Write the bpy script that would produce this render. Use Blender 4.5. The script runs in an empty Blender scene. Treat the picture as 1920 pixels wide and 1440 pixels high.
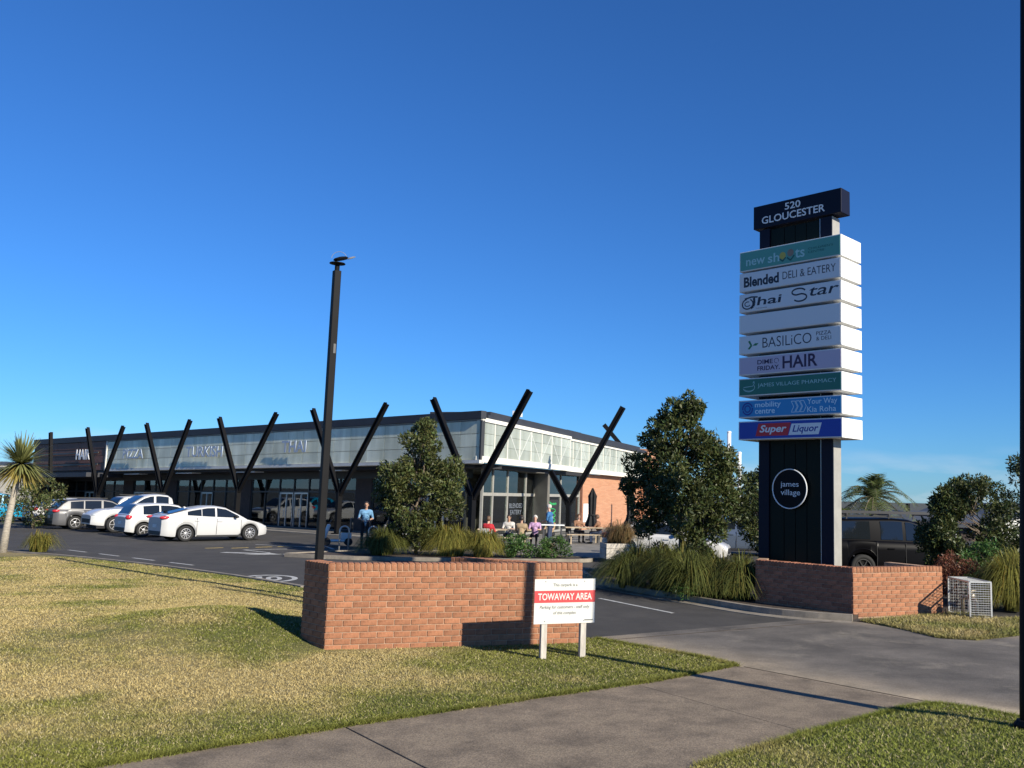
import bpy, bmesh, math, random
import numpy as np
from mathutils import Vector, Matrix, Quaternion
R = math.radians
random.seed(7)
rng = np.random.default_rng(11)
scene = bpy.context.scene
C = scene.collection

# ------------------------------------------------------------------ camera
cam_d = bpy.data.cameras.new('camera')
cam = bpy.data.objects.new('camera', cam_d)
C.objects.link(cam)
cam_d.sensor_fit = 'HORIZONTAL'
cam_d.sensor_width = 36.0
cam_d.lens = 36.0 * 1700 / 1920
cam_d.shift_x = (960 - 1150) / 1920
cam_d.clip_end = 6000
PITCH, ROLL = math.atan(208.4 / 1700), 0.024
_f = Vector((0, math.cos(PITCH), math.sin(PITCH)))
_u = Vector((0, -math.sin(PITCH), math.cos(PITCH)))
_r = Vector((1, 0, 0))
_right = _r * math.cos(ROLL) + _u * math.sin(ROLL)
_up = _u * math.cos(ROLL) - _r * math.sin(ROLL)
cam.matrix_world = Matrix(((_right.x, _up.x, -_f.x, 0), (_right.y, _up.y, -_f.y, 0),
                           (_right.z, _up.z, -_f.z, 2.3), (0, 0, 0, 1)))
scene.camera = cam

# ------------------------------------------------------------------ sky and sun
SUN_EL = R(27)
SUN_AZ = math.atan2(0.768, -0.640)          # clockwise from +Y
w = bpy.data.worlds.new('World')
scene.world = w
w.use_nodes = True
nt = w.node_tree
bg = nt.nodes['Background']
sky = nt.nodes.new('ShaderNodeTexSky')
sky.sky_type = 'NISHITA'
sky.sun_disc = False
sky.sun_elevation = SUN_EL
sky.sun_rotation = SUN_AZ
sky.altitude = 0
sky.air_density = 1.0
sky.dust_density = 0.0
sky.ozone_density = 10.0
hs = nt.nodes.new('ShaderNodeHueSaturation')
hs.inputs['Saturation'].default_value = 1.0
hs.inputs['Value'].default_value = 1.0
wbm = nt.nodes.new('ShaderNodeMix'); wbm.data_type = 'RGBA'; wbm.blend_type = 'MULTIPLY'   # cool white balance of the whole sky
wbm.inputs['Factor'].default_value = 1.0
wbm.inputs['B'].default_value = (0.60, 0.92, 1.16, 1)
nt.links.new(sky.outputs[0], wbm.inputs['A'])
nt.links.new(wbm.outputs['Result'], hs.inputs['Color'])
# a few low far-off clouds all round the horizon
tc = nt.nodes.new('ShaderNodeTexCoord')
mp = nt.nodes.new('ShaderNodeMapping')
mp.inputs['Scale'].default_value = (5, 5, 22)
nz = nt.nodes.new('ShaderNodeTexNoise')
nz.inputs['Scale'].default_value = 2.2
nz.inputs['Detail'].default_value = 6
rp = nt.nodes.new('ShaderNodeValToRGB')
rp.color_ramp.elements[0].position = 0.47
rp.color_ramp.elements[1].position = 0.74
sx = nt.nodes.new('ShaderNodeSeparateXYZ')
bandr = nt.nodes.new('ShaderNodeMapRange')
bandr.inputs[1].default_value = 0.06
bandr.inputs[2].default_value = 0.012
ml = nt.nodes.new('ShaderNodeMath'); ml.operation = 'MULTIPLY'
ml2 = nt.nodes.new('ShaderNodeMath'); ml2.operation = 'MULTIPLY'; ml2.inputs[1].default_value = 0.55
mx = nt.nodes.new('ShaderNodeMix'); mx.data_type = 'RGBA'
mx.inputs['B'].default_value = (7.0, 7.2, 7.6, 1)
nt.links.new(tc.outputs['Generated'], mp.inputs['Vector'])
nt.links.new(mp.outputs[0], nz.inputs['Vector'])
nt.links.new(nz.outputs[0], rp.inputs[0])
nt.links.new(tc.outputs['Generated'], sx.inputs[0])
nt.links.new(sx.outputs['Z'], bandr.inputs[0])
nt.links.new(rp.outputs[0], ml.inputs[0])
nt.links.new(bandr.outputs[0], ml.inputs[1])
nt.links.new(ml.outputs[0], ml2.inputs[0])
nt.links.new(ml2.outputs[0], mx.inputs['Factor'])
nt.links.new(hs.outputs[0], mx.inputs['A'])
nt.links.new(mx.outputs['Result'], bg.inputs['Color'])
bg.inputs['Strength'].default_value = 0.079
sun_d = bpy.data.lights.new('sun', 'SUN')
sun_d.energy = 5.0
sun_d.angle = R(0.53)
sun_d.color = (1.0, 0.92, 0.77)
sun = bpy.data.objects.new('sun', sun_d)
C.objects.link(sun)
ldir = Vector((-0.768 * math.cos(SUN_EL), 0.640 * math.cos(SUN_EL), -math.sin(SUN_EL)))
sun.rotation_euler = ldir.to_track_quat('-Z', 'Y').to_euler()
sun.location = (20, -20, 20)
scene.view_settings.view_transform = 'Standard'
scene.view_settings.look = 'None'
scene.view_settings.exposure = 0.60
scene.view_settings.gamma = 1
scene.view_settings.use_curve_mapping = False

# ------------------------------------------------------------------ materials
MATS = {}
def mat(name, col, rough=0.6, metal=0.0, spec=0.5, vary=0.0, scale=4.0, bump=0.0, bscale=None, rnd=0.0,
        detail=4.0, col2=None, sx=(1, 1, 1), coat=0.0, attr=None, trans=0.0, alpha=1.0, wear=None, coords='Object', speck=0.0, sscale=150):
    """Principled material; vary = noise amount, rnd = per-object variation, attr = colour attribute multiplier"""
    m = bpy.data.materials.new(name)
    m.use_nodes = True
    t = m.node_tree
    b = t.nodes['Principled BSDF']
    b.inputs['Roughness'].default_value = rough
    b.inputs['Metallic'].default_value = metal
    b.inputs['Specular IOR Level'].default_value = spec
    b.inputs['Coat Weight'].default_value = coat
    b.inputs['Alpha'].default_value = alpha
    if trans:
        b.inputs['Transmission Weight'].default_value = trans
    c4 = (*col, 1)
    b.inputs['Base Color'].default_value = c4
    out = None
    if vary or col2 or bump:
        tcn = t.nodes.new('ShaderNodeTexCoord')
        mpn = t.nodes.new('ShaderNodeMapping')
        mpn.inputs['Scale'].default_value = sx
        t.links.new(tcn.outputs[coords], mpn.inputs['Vector'])
    if vary or col2:
        n = t.nodes.new('ShaderNodeTexNoise')
        n.inputs['Scale'].default_value = scale
        n.inputs['Detail'].default_value = detail
        n.inputs['Roughness'].default_value = 0.65
        t.links.new(mpn.outputs[0], n.inputs['Vector'])
        r = t.nodes.new('ShaderNodeValToRGB')
        r.color_ramp.elements[0].position = 0.3
        r.color_ramp.elements[1].position = 0.7
        lo = tuple(max(0, c * (1 - vary)) for c in col)
        hi = col2 if col2 else tuple(min(1, c * (1 + vary)) for c in col)
        r.color_ramp.elements[0].color = (*lo, 1)
        r.color_ramp.elements[1].color = (*hi, 1)
        t.links.new(n.outputs[0], r.inputs[0])
        out = r.outputs[0]
    if rnd:
        oi = t.nodes.new('ShaderNodeObjectInfo')
        mr = t.nodes.new('ShaderNodeMapRange')
        mr.inputs[3].default_value = 1 - rnd
        mr.inputs[4].default_value = 1 + rnd
        t.links.new(oi.outputs['Random'], mr.inputs[0])
        mm = t.nodes.new('ShaderNodeVectorMath'); mm.operation = 'SCALE'
        if out: t.links.new(out, mm.inputs[0])
        else: mm.inputs[0].default_value = col
        t.links.new(mr.outputs[0], mm.inputs['Scale'])
        out = mm.outputs[0]
    if attr:
        at = t.nodes.new('ShaderNodeAttribute'); at.attribute_name = attr
        mm = t.nodes.new('ShaderNodeVectorMath'); mm.operation = 'MULTIPLY'
        if out: t.links.new(out, mm.inputs[0])
        else: mm.inputs[0].default_value = col
        t.links.new(at.outputs['Color'], mm.inputs[1])
        out = mm.outputs[0]
    if wear:          # (colour, scale, threshold) second, coarser patches
        n2 = t.nodes.new('ShaderNodeTexNoise')
        n2.inputs['Scale'].default_value = wear[1]
        n2.inputs['Detail'].default_value = 8
        n2.inputs['Roughness'].default_value = 0.7
        if not (vary or col2 or bump):
            tcn = t.nodes.new('ShaderNodeTexCoord'); mpn = t.nodes.new('ShaderNodeMapping')
            t.links.new(tcn.outputs[coords], mpn.inputs['Vector'])
        t.links.new(mpn.outputs[0], n2.inputs['Vector'])
        r2 = t.nodes.new('ShaderNodeMapRange')
        r2.inputs[1].default_value = wear[2]
        r2.inputs[2].default_value = wear[2] + 0.16
        t.links.new(n2.outputs[0], r2.inputs[0])
        mxn = t.nodes.new('ShaderNodeMix'); mxn.data_type = 'RGBA'
        t.links.new(r2.outputs[0], mxn.inputs['Factor'])
        if out: t.links.new(out, mxn.inputs['A'])
        else: mxn.inputs['A'].default_value = c4
        mxn.inputs['B'].default_value = (*wear[0], 1)
        out = mxn.outputs['Result']
    if speck and out:      # fine aggregate grain
        n4 = t.nodes.new('ShaderNodeTexNoise'); n4.inputs['Scale'].default_value = sscale; n4.inputs['Detail'].default_value = 3
        t.links.new(mpn.outputs[0], n4.inputs['Vector'])
        r4 = t.nodes.new('ShaderNodeMapRange'); r4.inputs[1].default_value = .3; r4.inputs[2].default_value = .7; r4.inputs[3].default_value = 1 - speck; r4.inputs[4].default_value = 1 + speck
        t.links.new(n4.outputs[0], r4.inputs[0])
        m4 = t.nodes.new('ShaderNodeVectorMath'); m4.operation = 'SCALE'; t.links.new(out, m4.inputs[0]); t.links.new(r4.outputs[0], m4.inputs['Scale']); out = m4.outputs[0]
    if out: t.links.new(out, b.inputs['Base Color'])
    if bump:
        n3 = t.nodes.new('ShaderNodeTexNoise')
        n3.inputs['Scale'].default_value = bscale or scale * 6
        n3.inputs['Detail'].default_value = 5
        t.links.new(mpn.outputs[0], n3.inputs['Vector'])
        bp = t.nodes.new('ShaderNodeBump')
        bp.inputs['Strength'].default_value = bump
        bp.inputs['Distance'].default_value = 0.02
        t.links.new(n3.outputs[0], bp.inputs['Height'])
        t.links.new(bp.outputs[0], b.inputs['Normal'])
    MATS[name] = m
    return m

def glass_mat(name, tint, refl=0.06, rough=0.02, through=0.5):
    """thin pane: mirror by Fresnel over a see-through / tinted mix"""
    m = bpy.data.materials.new(name); m.use_nodes = True
    t = m.node_tree
    for n in list(t.nodes): t.nodes.remove(n)
    o = t.nodes.new('ShaderNodeOutputMaterial')
    gl = t.nodes.new('ShaderNodeBsdfGlossy'); gl.inputs['Roughness'].default_value = rough
    gl.inputs['Color'].default_value = (0.9, 0.95, 1, 1)
    tr = t.nodes.new('ShaderNodeBsdfTransparent'); tr.inputs['Color'].default_value = (*tint, 1)
    df = t.nodes.new('ShaderNodeBsdfDiffuse'); df.inputs['Color'].default_value = (tint[0] * .05, tint[1] * .05, tint[2] * .05, 1)
    m1 = t.nodes.new('ShaderNodeMixShader'); m1.inputs[0].default_value = through
    t.links.new(df.outputs[0], m1.inputs[1]); t.links.new(tr.outputs[0], m1.inputs[2])
    fr = t.nodes.new('ShaderNodeFresnel'); fr.inputs['IOR'].default_value = 1.5
    ad = t.nodes.new('ShaderNodeMath'); ad.operation = 'ADD'; ad.use_clamp = True; ad.inputs[1].default_value = refl
    t.links.new(fr.outputs[0], ad.inputs[0])
    m2 = t.nodes.new('ShaderNodeMixShader')
    t.links.new(ad.outputs[0], m2.inputs[0]); t.links.new(m1.outputs[0], m2.inputs[1]); t.links.new(gl.outputs[0], m2.inputs[2])
    t.links.new(m2.outputs[0], o.inputs['Surface'])
    MATS[name] = m
    return m

def panel_mat(name, col, through):
    """weathered translucent sheet: diffuse + translucent + some straight view through"""
    m = bpy.data.materials.new(name); m.use_nodes = True
    t = m.node_tree
    for n in list(t.nodes): t.nodes.remove(n)
    o = t.nodes.new('ShaderNodeOutputMaterial')
    tcn = t.nodes.new('ShaderNodeTexCoord'); mpn = t.nodes.new('ShaderNodeMapping')
    mpn.inputs['Scale'].default_value = (1.2, 1.2, .22)
    t.links.new(tcn.outputs['Object'], mpn.inputs['Vector'])
    n = t.nodes.new('ShaderNodeTexNoise'); n.inputs['Scale'].default_value = 1.4; n.inputs['Detail'].default_value = 6
    t.links.new(mpn.outputs[0], n.inputs['Vector'])
    r = t.nodes.new('ShaderNodeValToRGB')
    r.color_ramp.elements[0].position = .3; r.color_ramp.elements[1].position = .72
    r.color_ramp.elements[0].color = (col[0] * .72, col[1] * .72, col[2] * .66, 1)
    r.color_ramp.elements[1].color = (col[0] * 1.15, col[1] * 1.15, col[2] * 1.15, 1)
    t.links.new(n.outputs[0], r.inputs[0])
    oi = t.nodes.new('ShaderNodeObjectInfo'); mr = t.nodes.new('ShaderNodeMapRange')
    mr.inputs[3].default_value = .84; mr.inputs[4].default_value = 1.12
    t.links.new(oi.outputs['Random'], mr.inputs[0])
    vm = t.nodes.new('ShaderNodeVectorMath'); vm.operation = 'SCALE'
    t.links.new(r.outputs[0], vm.inputs[0]); t.links.new(mr.outputs[0], vm.inputs['Scale'])
    p = t.nodes.new('ShaderNodeBsdfPrincipled'); p.inputs['Roughness'].default_value = .38; p.inputs['Specular IOR Level'].default_value = .5
    t.links.new(vm.outputs[0], p.inputs['Base Color'])
    tr = t.nodes.new('ShaderNodeBsdfTransparent')
    mxs = t.nodes.new('ShaderNodeMixShader'); mxs.inputs[0].default_value = through
    t.links.new(p.outputs[0], mxs.inputs[1]); t.links.new(tr.outputs[0], mxs.inputs[2])
    t.links.new(mxs.outputs[0], o.inputs['Surface'])
    MATS[name] = m
    return m

# ------------------------------------------------------------------ mesh helpers
class MB:
    """collects shapes, links them as ONE mesh object"""
    def __init__(s): s.v = []; s.f = []; s.mi = []; s.cur = 0
    def add(s, vs, fs):
        o = len(s.v); s.v += [tuple(v) for v in vs]
        for f in fs: s.f.append(tuple(i + o for i in f)); s.mi.append(s.cur)
        return s
    def box(s, c, d, m=None):
        x, y, z = d[0] / 2, d[1] / 2, d[2] / 2
        vs = [Vector((sx * x, sy * y, sz * z)) for sx in (-1, 1) for sy in (-1, 1) for sz in (-1, 1)]
        if m is not None: vs = [m @ v for v in vs]
        c = Vector(c)
        return s.add([v + c for v in vs], [(0, 1, 3, 2), (4, 6, 7, 5), (0, 4, 5, 1), (2, 3, 7, 6), (0, 2, 6, 4), (1, 5, 7, 3)])
    def bar(s, a, b, w, h, upv=(0, 0, 1)):
        """rectangular bar from a to b; w across, h along the other side"""
        a, b = Vector(a), Vector(b); d = (b - a).normalized(); up = Vector(upv)
        if abs(d.dot(up)) > .98: up = Vector((1, 0, 0))
        x = d.cross(up).normalized(); y = x.cross(d).normalized()
        vs = []
        for p in (a, b):
            for i, j in ((-1, -1), (1, -1), (1, 1), (-1, 1)): vs.append(p + x * (i * w / 2) + y * (j * h / 2))
        return s.add(vs, [(3, 2, 1, 0), (4, 5, 6, 7), (0, 1, 5, 4), (1, 2, 6, 5), (2, 3, 7, 6), (3, 0, 4, 7)])
    def tube(s, pts, rad, n=8, cap=True):
        pts = [Vector(p) for p in pts]
        if not hasattr(rad, '__len__'): rad = [rad] * len(pts)
        o = len(s.v); px = None
        for i, p in enumerate(pts):
            d = (pts[min(i + 1, len(pts) - 1)] - pts[max(i - 1, 0)]).normalized()
            if px is None:
                a = Vector((0, 0, 1)) if abs(d.z) < .9 else Vector((1, 0, 0))
                px = d.cross(a).normalized()
            else:
                px = (px - d * px.dot(d)).normalized()
            py = d.cross(px)
            for k in range(n):
                t = 2 * math.pi * k / n
                s.v.append(tuple(p + (px * math.cos(t) + py * math.sin(t)) * rad[i]))
        for i in range(len(pts) - 1):
            for k in range(n):
                a = o + i * n + k; b = o + i * n + (k + 1) % n
                s.f.append((a, b, b + n, a + n)); s.mi.append(s.cur)
        if cap:
            s.f.append(tuple(o + k for k in reversed(range(n)))); s.mi.append(s.cur)
            s.f.append(tuple(o + (len(pts) - 1) * n + k for k in range(n))); s.mi.append(s.cur)
        return s
    def lathe(s, prof, n=20, c=(0, 0, 0), m=None, sc=(1, 1), caps=True):
        o = len(s.v); c = Vector(c)
        for r, z in prof:
            for k in range(n):
                t = 2 * math.pi * k / n
                v = Vector((r * math.cos(t) * sc[0], r * math.sin(t) * sc[1], z))
                if m is not None: v = m @ v
                s.v.append(tuple(v + c))
        for i in range(len(prof) - 1):
            for k in range(n):
                a = o + i * n + k; b = o + i * n + (k + 1) % n
                s.f.append((a, b, b + n, a + n)); s.mi.append(s.cur)
        if caps:
            s.f.append(tuple(o + k for k in reversed(range(n)))); s.mi.append(s.cur)
            s.f.append(tuple(o + (len(prof) - 1) * n + k for k in range(n))); s.mi.append(s.cur)
        return s
    def prism(s, poly, z0, z1):
        n = len(poly)
        vs = [(p[0], p[1], z0) for p in poly] + [(p[0], p[1], z1) for p in poly]
        fs = [tuple(reversed(range(n))), tuple(range(n, 2 * n))] + [(i, (i + 1) % n, n + (i + 1) % n, n + i) for i in range(n)]
        return s.add(vs, fs)
    def build(s, name, m, parent=None, smooth=False, bevel=0.0, loc=None, fix=True):
        me = bpy.data.meshes.new(name)
        me.from_pydata(s.v, [], s.f)
        ms = m if isinstance(m, (list, tuple)) else [m]
        for q in ms: me.materials.append(MATS[q] if isinstance(q, str) else q)
        if len(ms) > 1: me.polygons.foreach_set('material_index', s.mi)
        if fix:
            bm = bmesh.new(); bm.from_mesh(me); bmesh.ops.recalc_face_normals(bm, faces=bm.faces); bm.to_mesh(me); bm.free()
        if smooth: me.polygons.foreach_set('use_smooth', [True] * len(me.polygons))
        o = bpy.data.objects.new(name, me); C.objects.link(o)
        if parent: o.parent = parent
        if loc: o.location = loc
        if bevel:
            bv = o.modifiers.new('bevel', 'BEVEL'); bv.width = bevel; bv.segments = 2; bv.limit_method = 'ANGLE'
        return o

def fast(name, v, f, m, parent=None, col=None, smooth=False):
    """mesh from numpy arrays (f: M x k), optional per-vertex colour attribute 'tone'"""
    me = bpy.data.meshes.new(name)
    v = np.asarray(v, np.float32); f = np.asarray(f, np.int32); k = f.shape[1]
    me.vertices.add(len(v)); me.vertices.foreach_set('co', v.ravel())
    me.loops.add(f.size); me.loops.foreach_set('vertex_index', f.ravel())
    me.polygons.add(len(f)); me.polygons.foreach_set('loop_start', np.arange(0, f.size, k, dtype=np.int32))
    me.polygons.foreach_set('loop_total', np.full(len(f), k, np.int32))
    if smooth: me.polygons.foreach_set('use_smooth', np.ones(len(f), bool))
    me.update(calc_edges=True)
    if col is not None:
        a = me.attributes.new('tone', 'FLOAT_COLOR', 'POINT')
        c = np.ones((len(v), 4), np.float32); c[:, :3] = col
        a.data.foreach_set('color', c.ravel())
    me.materials.append(MATS[m] if isinstance(m, str) else m)
    o = bpy.data.objects.new(name, me); C.objects.link(o)
    if parent: o.parent = parent
    return o

def tag(o, label, cat, group=None, kind=None):
    o['label'] = label; o['category'] = cat
    if group: o['group'] = group
    if kind: o['kind'] = kind
    return o
def struct(o, label=None):
    o['kind'] = 'structure'
    if label: o['label'] = label
    return o
def thing(name, label, cat, loc=(0, 0, 0), rz=0.0, group=None):
    o = bpy.data.objects.new(name, None); C.objects.link(o)
    o.empty_display_size = .2
    o.location = loc; o.rotation_euler = (0, 0, rz)
    return tag(o, label, cat, group)
def link_copy(src, parent, mw):
    o = src.copy(); C.objects.link(o); o.parent = parent; o.matrix_local = mw
    return o

def text(body, name, m, mtx, width, height, parent, depth=0.004, bold=0.0, shear=0.0, align='C'):
    """lettering as a mesh fitted into width x height (metres), centred (or left aligned) on the frame mtx (x right, y up, z out)"""
    cu = bpy.data.curves.new(name, 'FONT'); cu.body = body; cu.size = 1; cu.extrude = 0.01
    cu.offset = bold; cu.shear = shear; cu.resolution_u = 3; cu.space_line = .85
    cu.align_x = 'CENTER' if align == 'C' else 'LEFT'
    tmp = bpy.data.objects.new('tmp_text', cu); C.objects.link(tmp)
    dg = bpy.context.evaluated_depsgraph_get()
    me = bpy.data.meshes.new_from_object(tmp.evaluated_get(dg))
    bpy.data.objects.remove(tmp); bpy.data.curves.remove(cu)
    co = np.empty(len(me.vertices) * 3, np.float32); me.vertices.foreach_get('co', co); co = co.reshape(-1, 3)
    lo, hi = co.min(0), co.max(0)
    co[:, 0] = (co[:, 0] - (lo[0] + hi[0]) / 2) * width / (hi[0] - lo[0])
    co[:, 1] = (co[:, 1] - (lo[1] + hi[1]) / 2) * height / (hi[1] - lo[1])
    if align == 'L': co[:, 0] += width / 2
    co[:, 2] = np.where(co[:, 2] > 0, depth, -0.001)
    me.vertices.foreach_set('co', co.ravel()); me.update()
    me.materials.clear(); me.materials.append(MATS[m])
    me.name = name
    o = bpy.data.objects.new(name, me); C.objects.link(o)
    o.parent = parent; o.matrix_local = mtx
    return o

def frame(origin, xdir, ydir=(0, 0, 1)):
    x = Vector(xdir).normalized(); y = Vector(ydir).normalized(); z = x.cross(y).normalized(); y = z.cross(x)
    o = Vector(origin)
    return Matrix(((x.x, y.x, z.x, o.x), (x.y, y.y, z.y, o.y), (x.z, y.z, z.z, o.z), (0, 0, 0, 1)))

# value noise for scattering and colour patches
_tab = rng.random((256, 256))
def vnoise(x, y):
    x = np.asarray(x, float); y = np.asarray(y, float)
    xi = np.floor(x).astype(int); yi = np.floor(y).astype(int); fx = x - xi; fy = y - yi
    fx = fx * fx * (3 - 2 * fx); fy = fy * fy * (3 - 2 * fy)
    g = lambda a, b: _tab[a & 255, b & 255]
    return (g(xi, yi) * (1 - fx) + g(xi + 1, yi) * fx) * (1 - fy) + (g(xi, yi + 1) * (1 - fx) + g(xi + 1, yi + 1) * fx) * fy
def fbm(x, y): return .5 * vnoise(x, y) + .3 * vnoise(x * 2.1 + 9, y * 2.1 + 3) + .2 * vnoise(x * 4.3 + 5, y * 4.3 + 7)

# colours of the place
mat('asphalt', (.044, .040, .035), .9, vary=.28, scale=1.1, detail=9, bump=.25, bscale=90, wear=((.064, .058, .050), .35, .5), speck=.22)
mat('concrete_drive', (.142, .125, .102), .9, vary=.36, scale=1.3, detail=9, bump=.3, bscale=60, wear=((.215, .188, .145), .8, .54), attr='tone', speck=.30, sscale=70)
mat('concrete_path', (.19, .148, .102), .9, vary=.40, scale=2.2, detail=10, bump=.35, bscale=70, wear=((.215, .170, .115), 1.1, .5), speck=.38, sscale=60)
mat('concrete_kerb', (.225, .195, .155), .85, vary=.3, scale=3, bump=.2, bscale=50, speck=.2)
mat('paving', (.20, .185, .16), .85, vary=.25, scale=2, bump=.15, speck=.15)
mat('soil', (.05, .035, .025), .95, vary=.5, scale=5, bump=.6, bscale=30)
mat('far_ground', (.06, .06, .045), .95, vary=.3, scale=.2)
mat('road_paint', (.42, .42, .40), .8, vary=.35, scale=6, wear=((.14, .13, .12), 5, .56))
mat('yellow_paint', (.62, .45, .12), .7, vary=.2, scale=6)
mat('brick', (.300, .128, .064), .88, vary=.25, scale=9, bump=.4, bscale=60, rnd=.17, wear=((.46, .31, .225), 1.7, .60))
mat('brick_dark', (.30, .12, .065), .88, vary=.25, scale=9, bump=.4, bscale=60, rnd=.25, wear=((.40, .25, .17), 2.0, .63))
mat('mortar', (.36, .235, .155), .95, vary=.3, scale=8, bump=.3, bscale=70, wear=((.28, .20, .14), 1.2, .55))
mat('black_steel', (.005, .005, .006), .6, spec=.15, vary=.2, scale=3)
mat('navy_metal', (.005, .006, .018), .5, spec=.2)
mat('column_green', (.003, .007, .004), .5, spec=.18)
mat('alu', (.55, .55, .54), .4, metal=.7)
mat('dark_alu', (.06, .06, .062), .45, metal=.4)
mat('grey_metal', (.30, .29, .26), .5, vary=.1)
mat('white_paint', (.80, .80, .78), .5)
mat('off_white', (.68, .67, .62), .6, vary=.08, scale=2)
mat('sign_white', (.74, .74, .72), .4, vary=.06, scale=1.5, sx=(4, 4, .5))
mat('timber_post', (.48, .44, .38), .85, vary=.25, scale=3, sx=(8, 8, 1), bump=.3)
mat('rubber', (.012, .012, .012), .8)

# ================================================================== THE SETTING
def inside(poly, x, y):
    x = np.asarray(x); y = np.asarray(y); r = np.zeros(x.shape, bool); n = len(poly)
    for i in range(n):
        x0, y0 = poly[i]; x1, y1 = poly[(i + 1) % n]
        c = ((y0 > y) != (y1 > y)) & (x < (x1 - x0) * (y - y0) / ((y1 - y0) or 1e-9) + x0)
        r ^= c
    return r
def edge_dist(poly, x, y):
    x = np.asarray(x, float); y = np.asarray(y, float); d = np.full(x.shape, 1e9); n = len(poly)
    for i in range(n):
        ax, ay = poly[i]; bx, by = poly[(i + 1) % n]; L = (bx - ax) ** 2 + (by - ay) ** 2
        t = np.clip(((x - ax) * (bx - ax) + (y - ay) * (by - ay)) / L, 0, 1)
        d = np.minimum(d, np.hypot(x - ax - t * (bx - ax), y - ay - t * (by - ay)))
    return d
def wob(poly, step=.22, amp=.03):
    out = []
    for i in range(len(poly)):
        a = Vector(poly[i]); b = Vector(poly[(i + 1) % len(poly)]); L = (b - a).length; k = max(1, int(L / step)) if L < 12 else 1; nrm = Vector((-(b - a).y, (b - a).x)).normalized()
        for j in range(k): out.append(tuple(a + (b - a) * (j / k) + nrm * random.uniform(-amp, amp)))
    return out
def sheet(name, poly, z, m, step=None, zf=None, tone=None, skirt=0.0):
    """flat or draped ground piece with its own edge"""
    bm = bmesh.new()
    bm.faces.new([bm.verts.new((x, y, 0)) for x, y in poly])
    if step:
        xs = [p[0] for p in poly]; ys = [p[1] for p in poly]
        for ax, lo, hi in ((0, min(xs), max(xs)), (1, min(ys), max(ys))):
            k = math.ceil(lo / step)
            while k * step < hi:
                co = [0, 0, 0]; no = [0, 0, 0]; co[ax] = k * step + 1e-4; no[ax] = 1
                bmesh.ops.bisect_plane(bm, geom=bm.verts[:] + bm.edges[:] + bm.faces[:], plane_co=co, plane_no=no); k += 1
    vx = np.array([v.co.x for v in bm.verts]); vy = np.array([v.co.y for v in bm.verts])
    zz = zf(vx, vy) if zf else np.full(len(vx), z)
    for v, q in zip(bm.verts, zz): v.co.z = q
    if skirt:
        be = [e for e in bm.edges if e.is_boundary]
        g = bmesh.ops.extrude_edge_only(bm, edges=be)
        for v in [q for q in g['geom'] if isinstance(q, bmesh.types.BMVert)]: v.co.z -= skirt
    bmesh.ops.recalc_face_normals(bm, faces=bm.faces)
    if sum(f.normal.z * f.calc_area() for f in bm.faces) < 0: bmesh.ops.reverse_faces(bm, faces=bm.faces)
    me = bpy.data.meshes.new(name); bm.to_mesh(me); bm.free()
    me.materials.append(MATS[m])
    if tone:
        co = np.empty(len(me.vertices) * 3, np.float32); me.vertices.foreach_get('co', co); co = co.reshape(-1, 3)
        a = me.attributes.new('tone', 'FLOAT_COLOR', 'POINT'); c = np.ones((len(co), 4), np.float32)
        c[:, :3] = tone(co[:, 0], co[:, 1]); a.data.foreach_set('color', c.ravel())
    o = bpy.data.objects.new(name, me); C.objects.link(o)
    return struct(o)

sheet('ground', [(-2500, -900), (2500, -900), (2500, 3500), (-2500, 3500)], -.30, 'far_ground')
sheet('car_park', [(-75, 6), (60, 6), (60, 110), (-75, 110)], -.02, 'asphalt')

PATH_L = [(-14, -1.0), (-4.21, 7.70), (-2.56, 9.17), (.70, 11.81), (1.79, 12.92)]
LAWN = PATH_L + [(1.35, 13.5), (.55, 14.25), (-.2, 14.95), (-.5, 15.15), (-2.6, 16.6), (-4.5, 18.4), (-7.02, 21.34), (-9.6, 23.6), (-13.2, 26.3), (-17.14, 28.73), (-19.73, 29.86), (-34, 36), (-34, 0)]
BERM = [(-3.5, 3.96), (.81, 8.10), (2.0, 9.28), (2.89, 10.09), (3.4, 10.55), (3.82, 10.76), (4.2, 10.5), (4.51, 10.13), (7.5, 6.6), (4, 2)]
VERGE = [(4.93, 18.02), (5.45, 16.93), (5.71, 16.04), (6.3, 15.89), (7.34, 16.59), (9.5, 18.6), (8.37, 18.89), (7.79, 18.62), (7.35, 19.6), (6.9, 19.2)]

def lawn_z(x, y):
    e = np.clip(edge_dist(LAWN, x, y) / 1.2, 0, 1)
    m = .30 * np.exp(-(((x + 6.0) / 1.6) ** 2 + ((y - 14.6) / 1.5) ** 2)) + .14 * np.exp(-(((x + 9) / 4) ** 2 + ((y - 15) / 5) ** 2))
    k = 1 - .97 * np.exp(-(seg_d(x, y, (-3.9, 13.05), (-.5, 14.2)) / .75) ** 2)
    return .012 + e * k * (m + .05 * np.maximum(fbm(x * .35, y * .35) - .4, 0))
def berm_z(x, y): return .018 + np.clip(edge_dist(BERM, x, y), 0, 1) * (.05 + .04 * fbm(x * .6, y * .6))
def verge_z(x, y): return .018 + np.clip(edge_dist(VERGE, x, y), 0, .5) * .06

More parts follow.
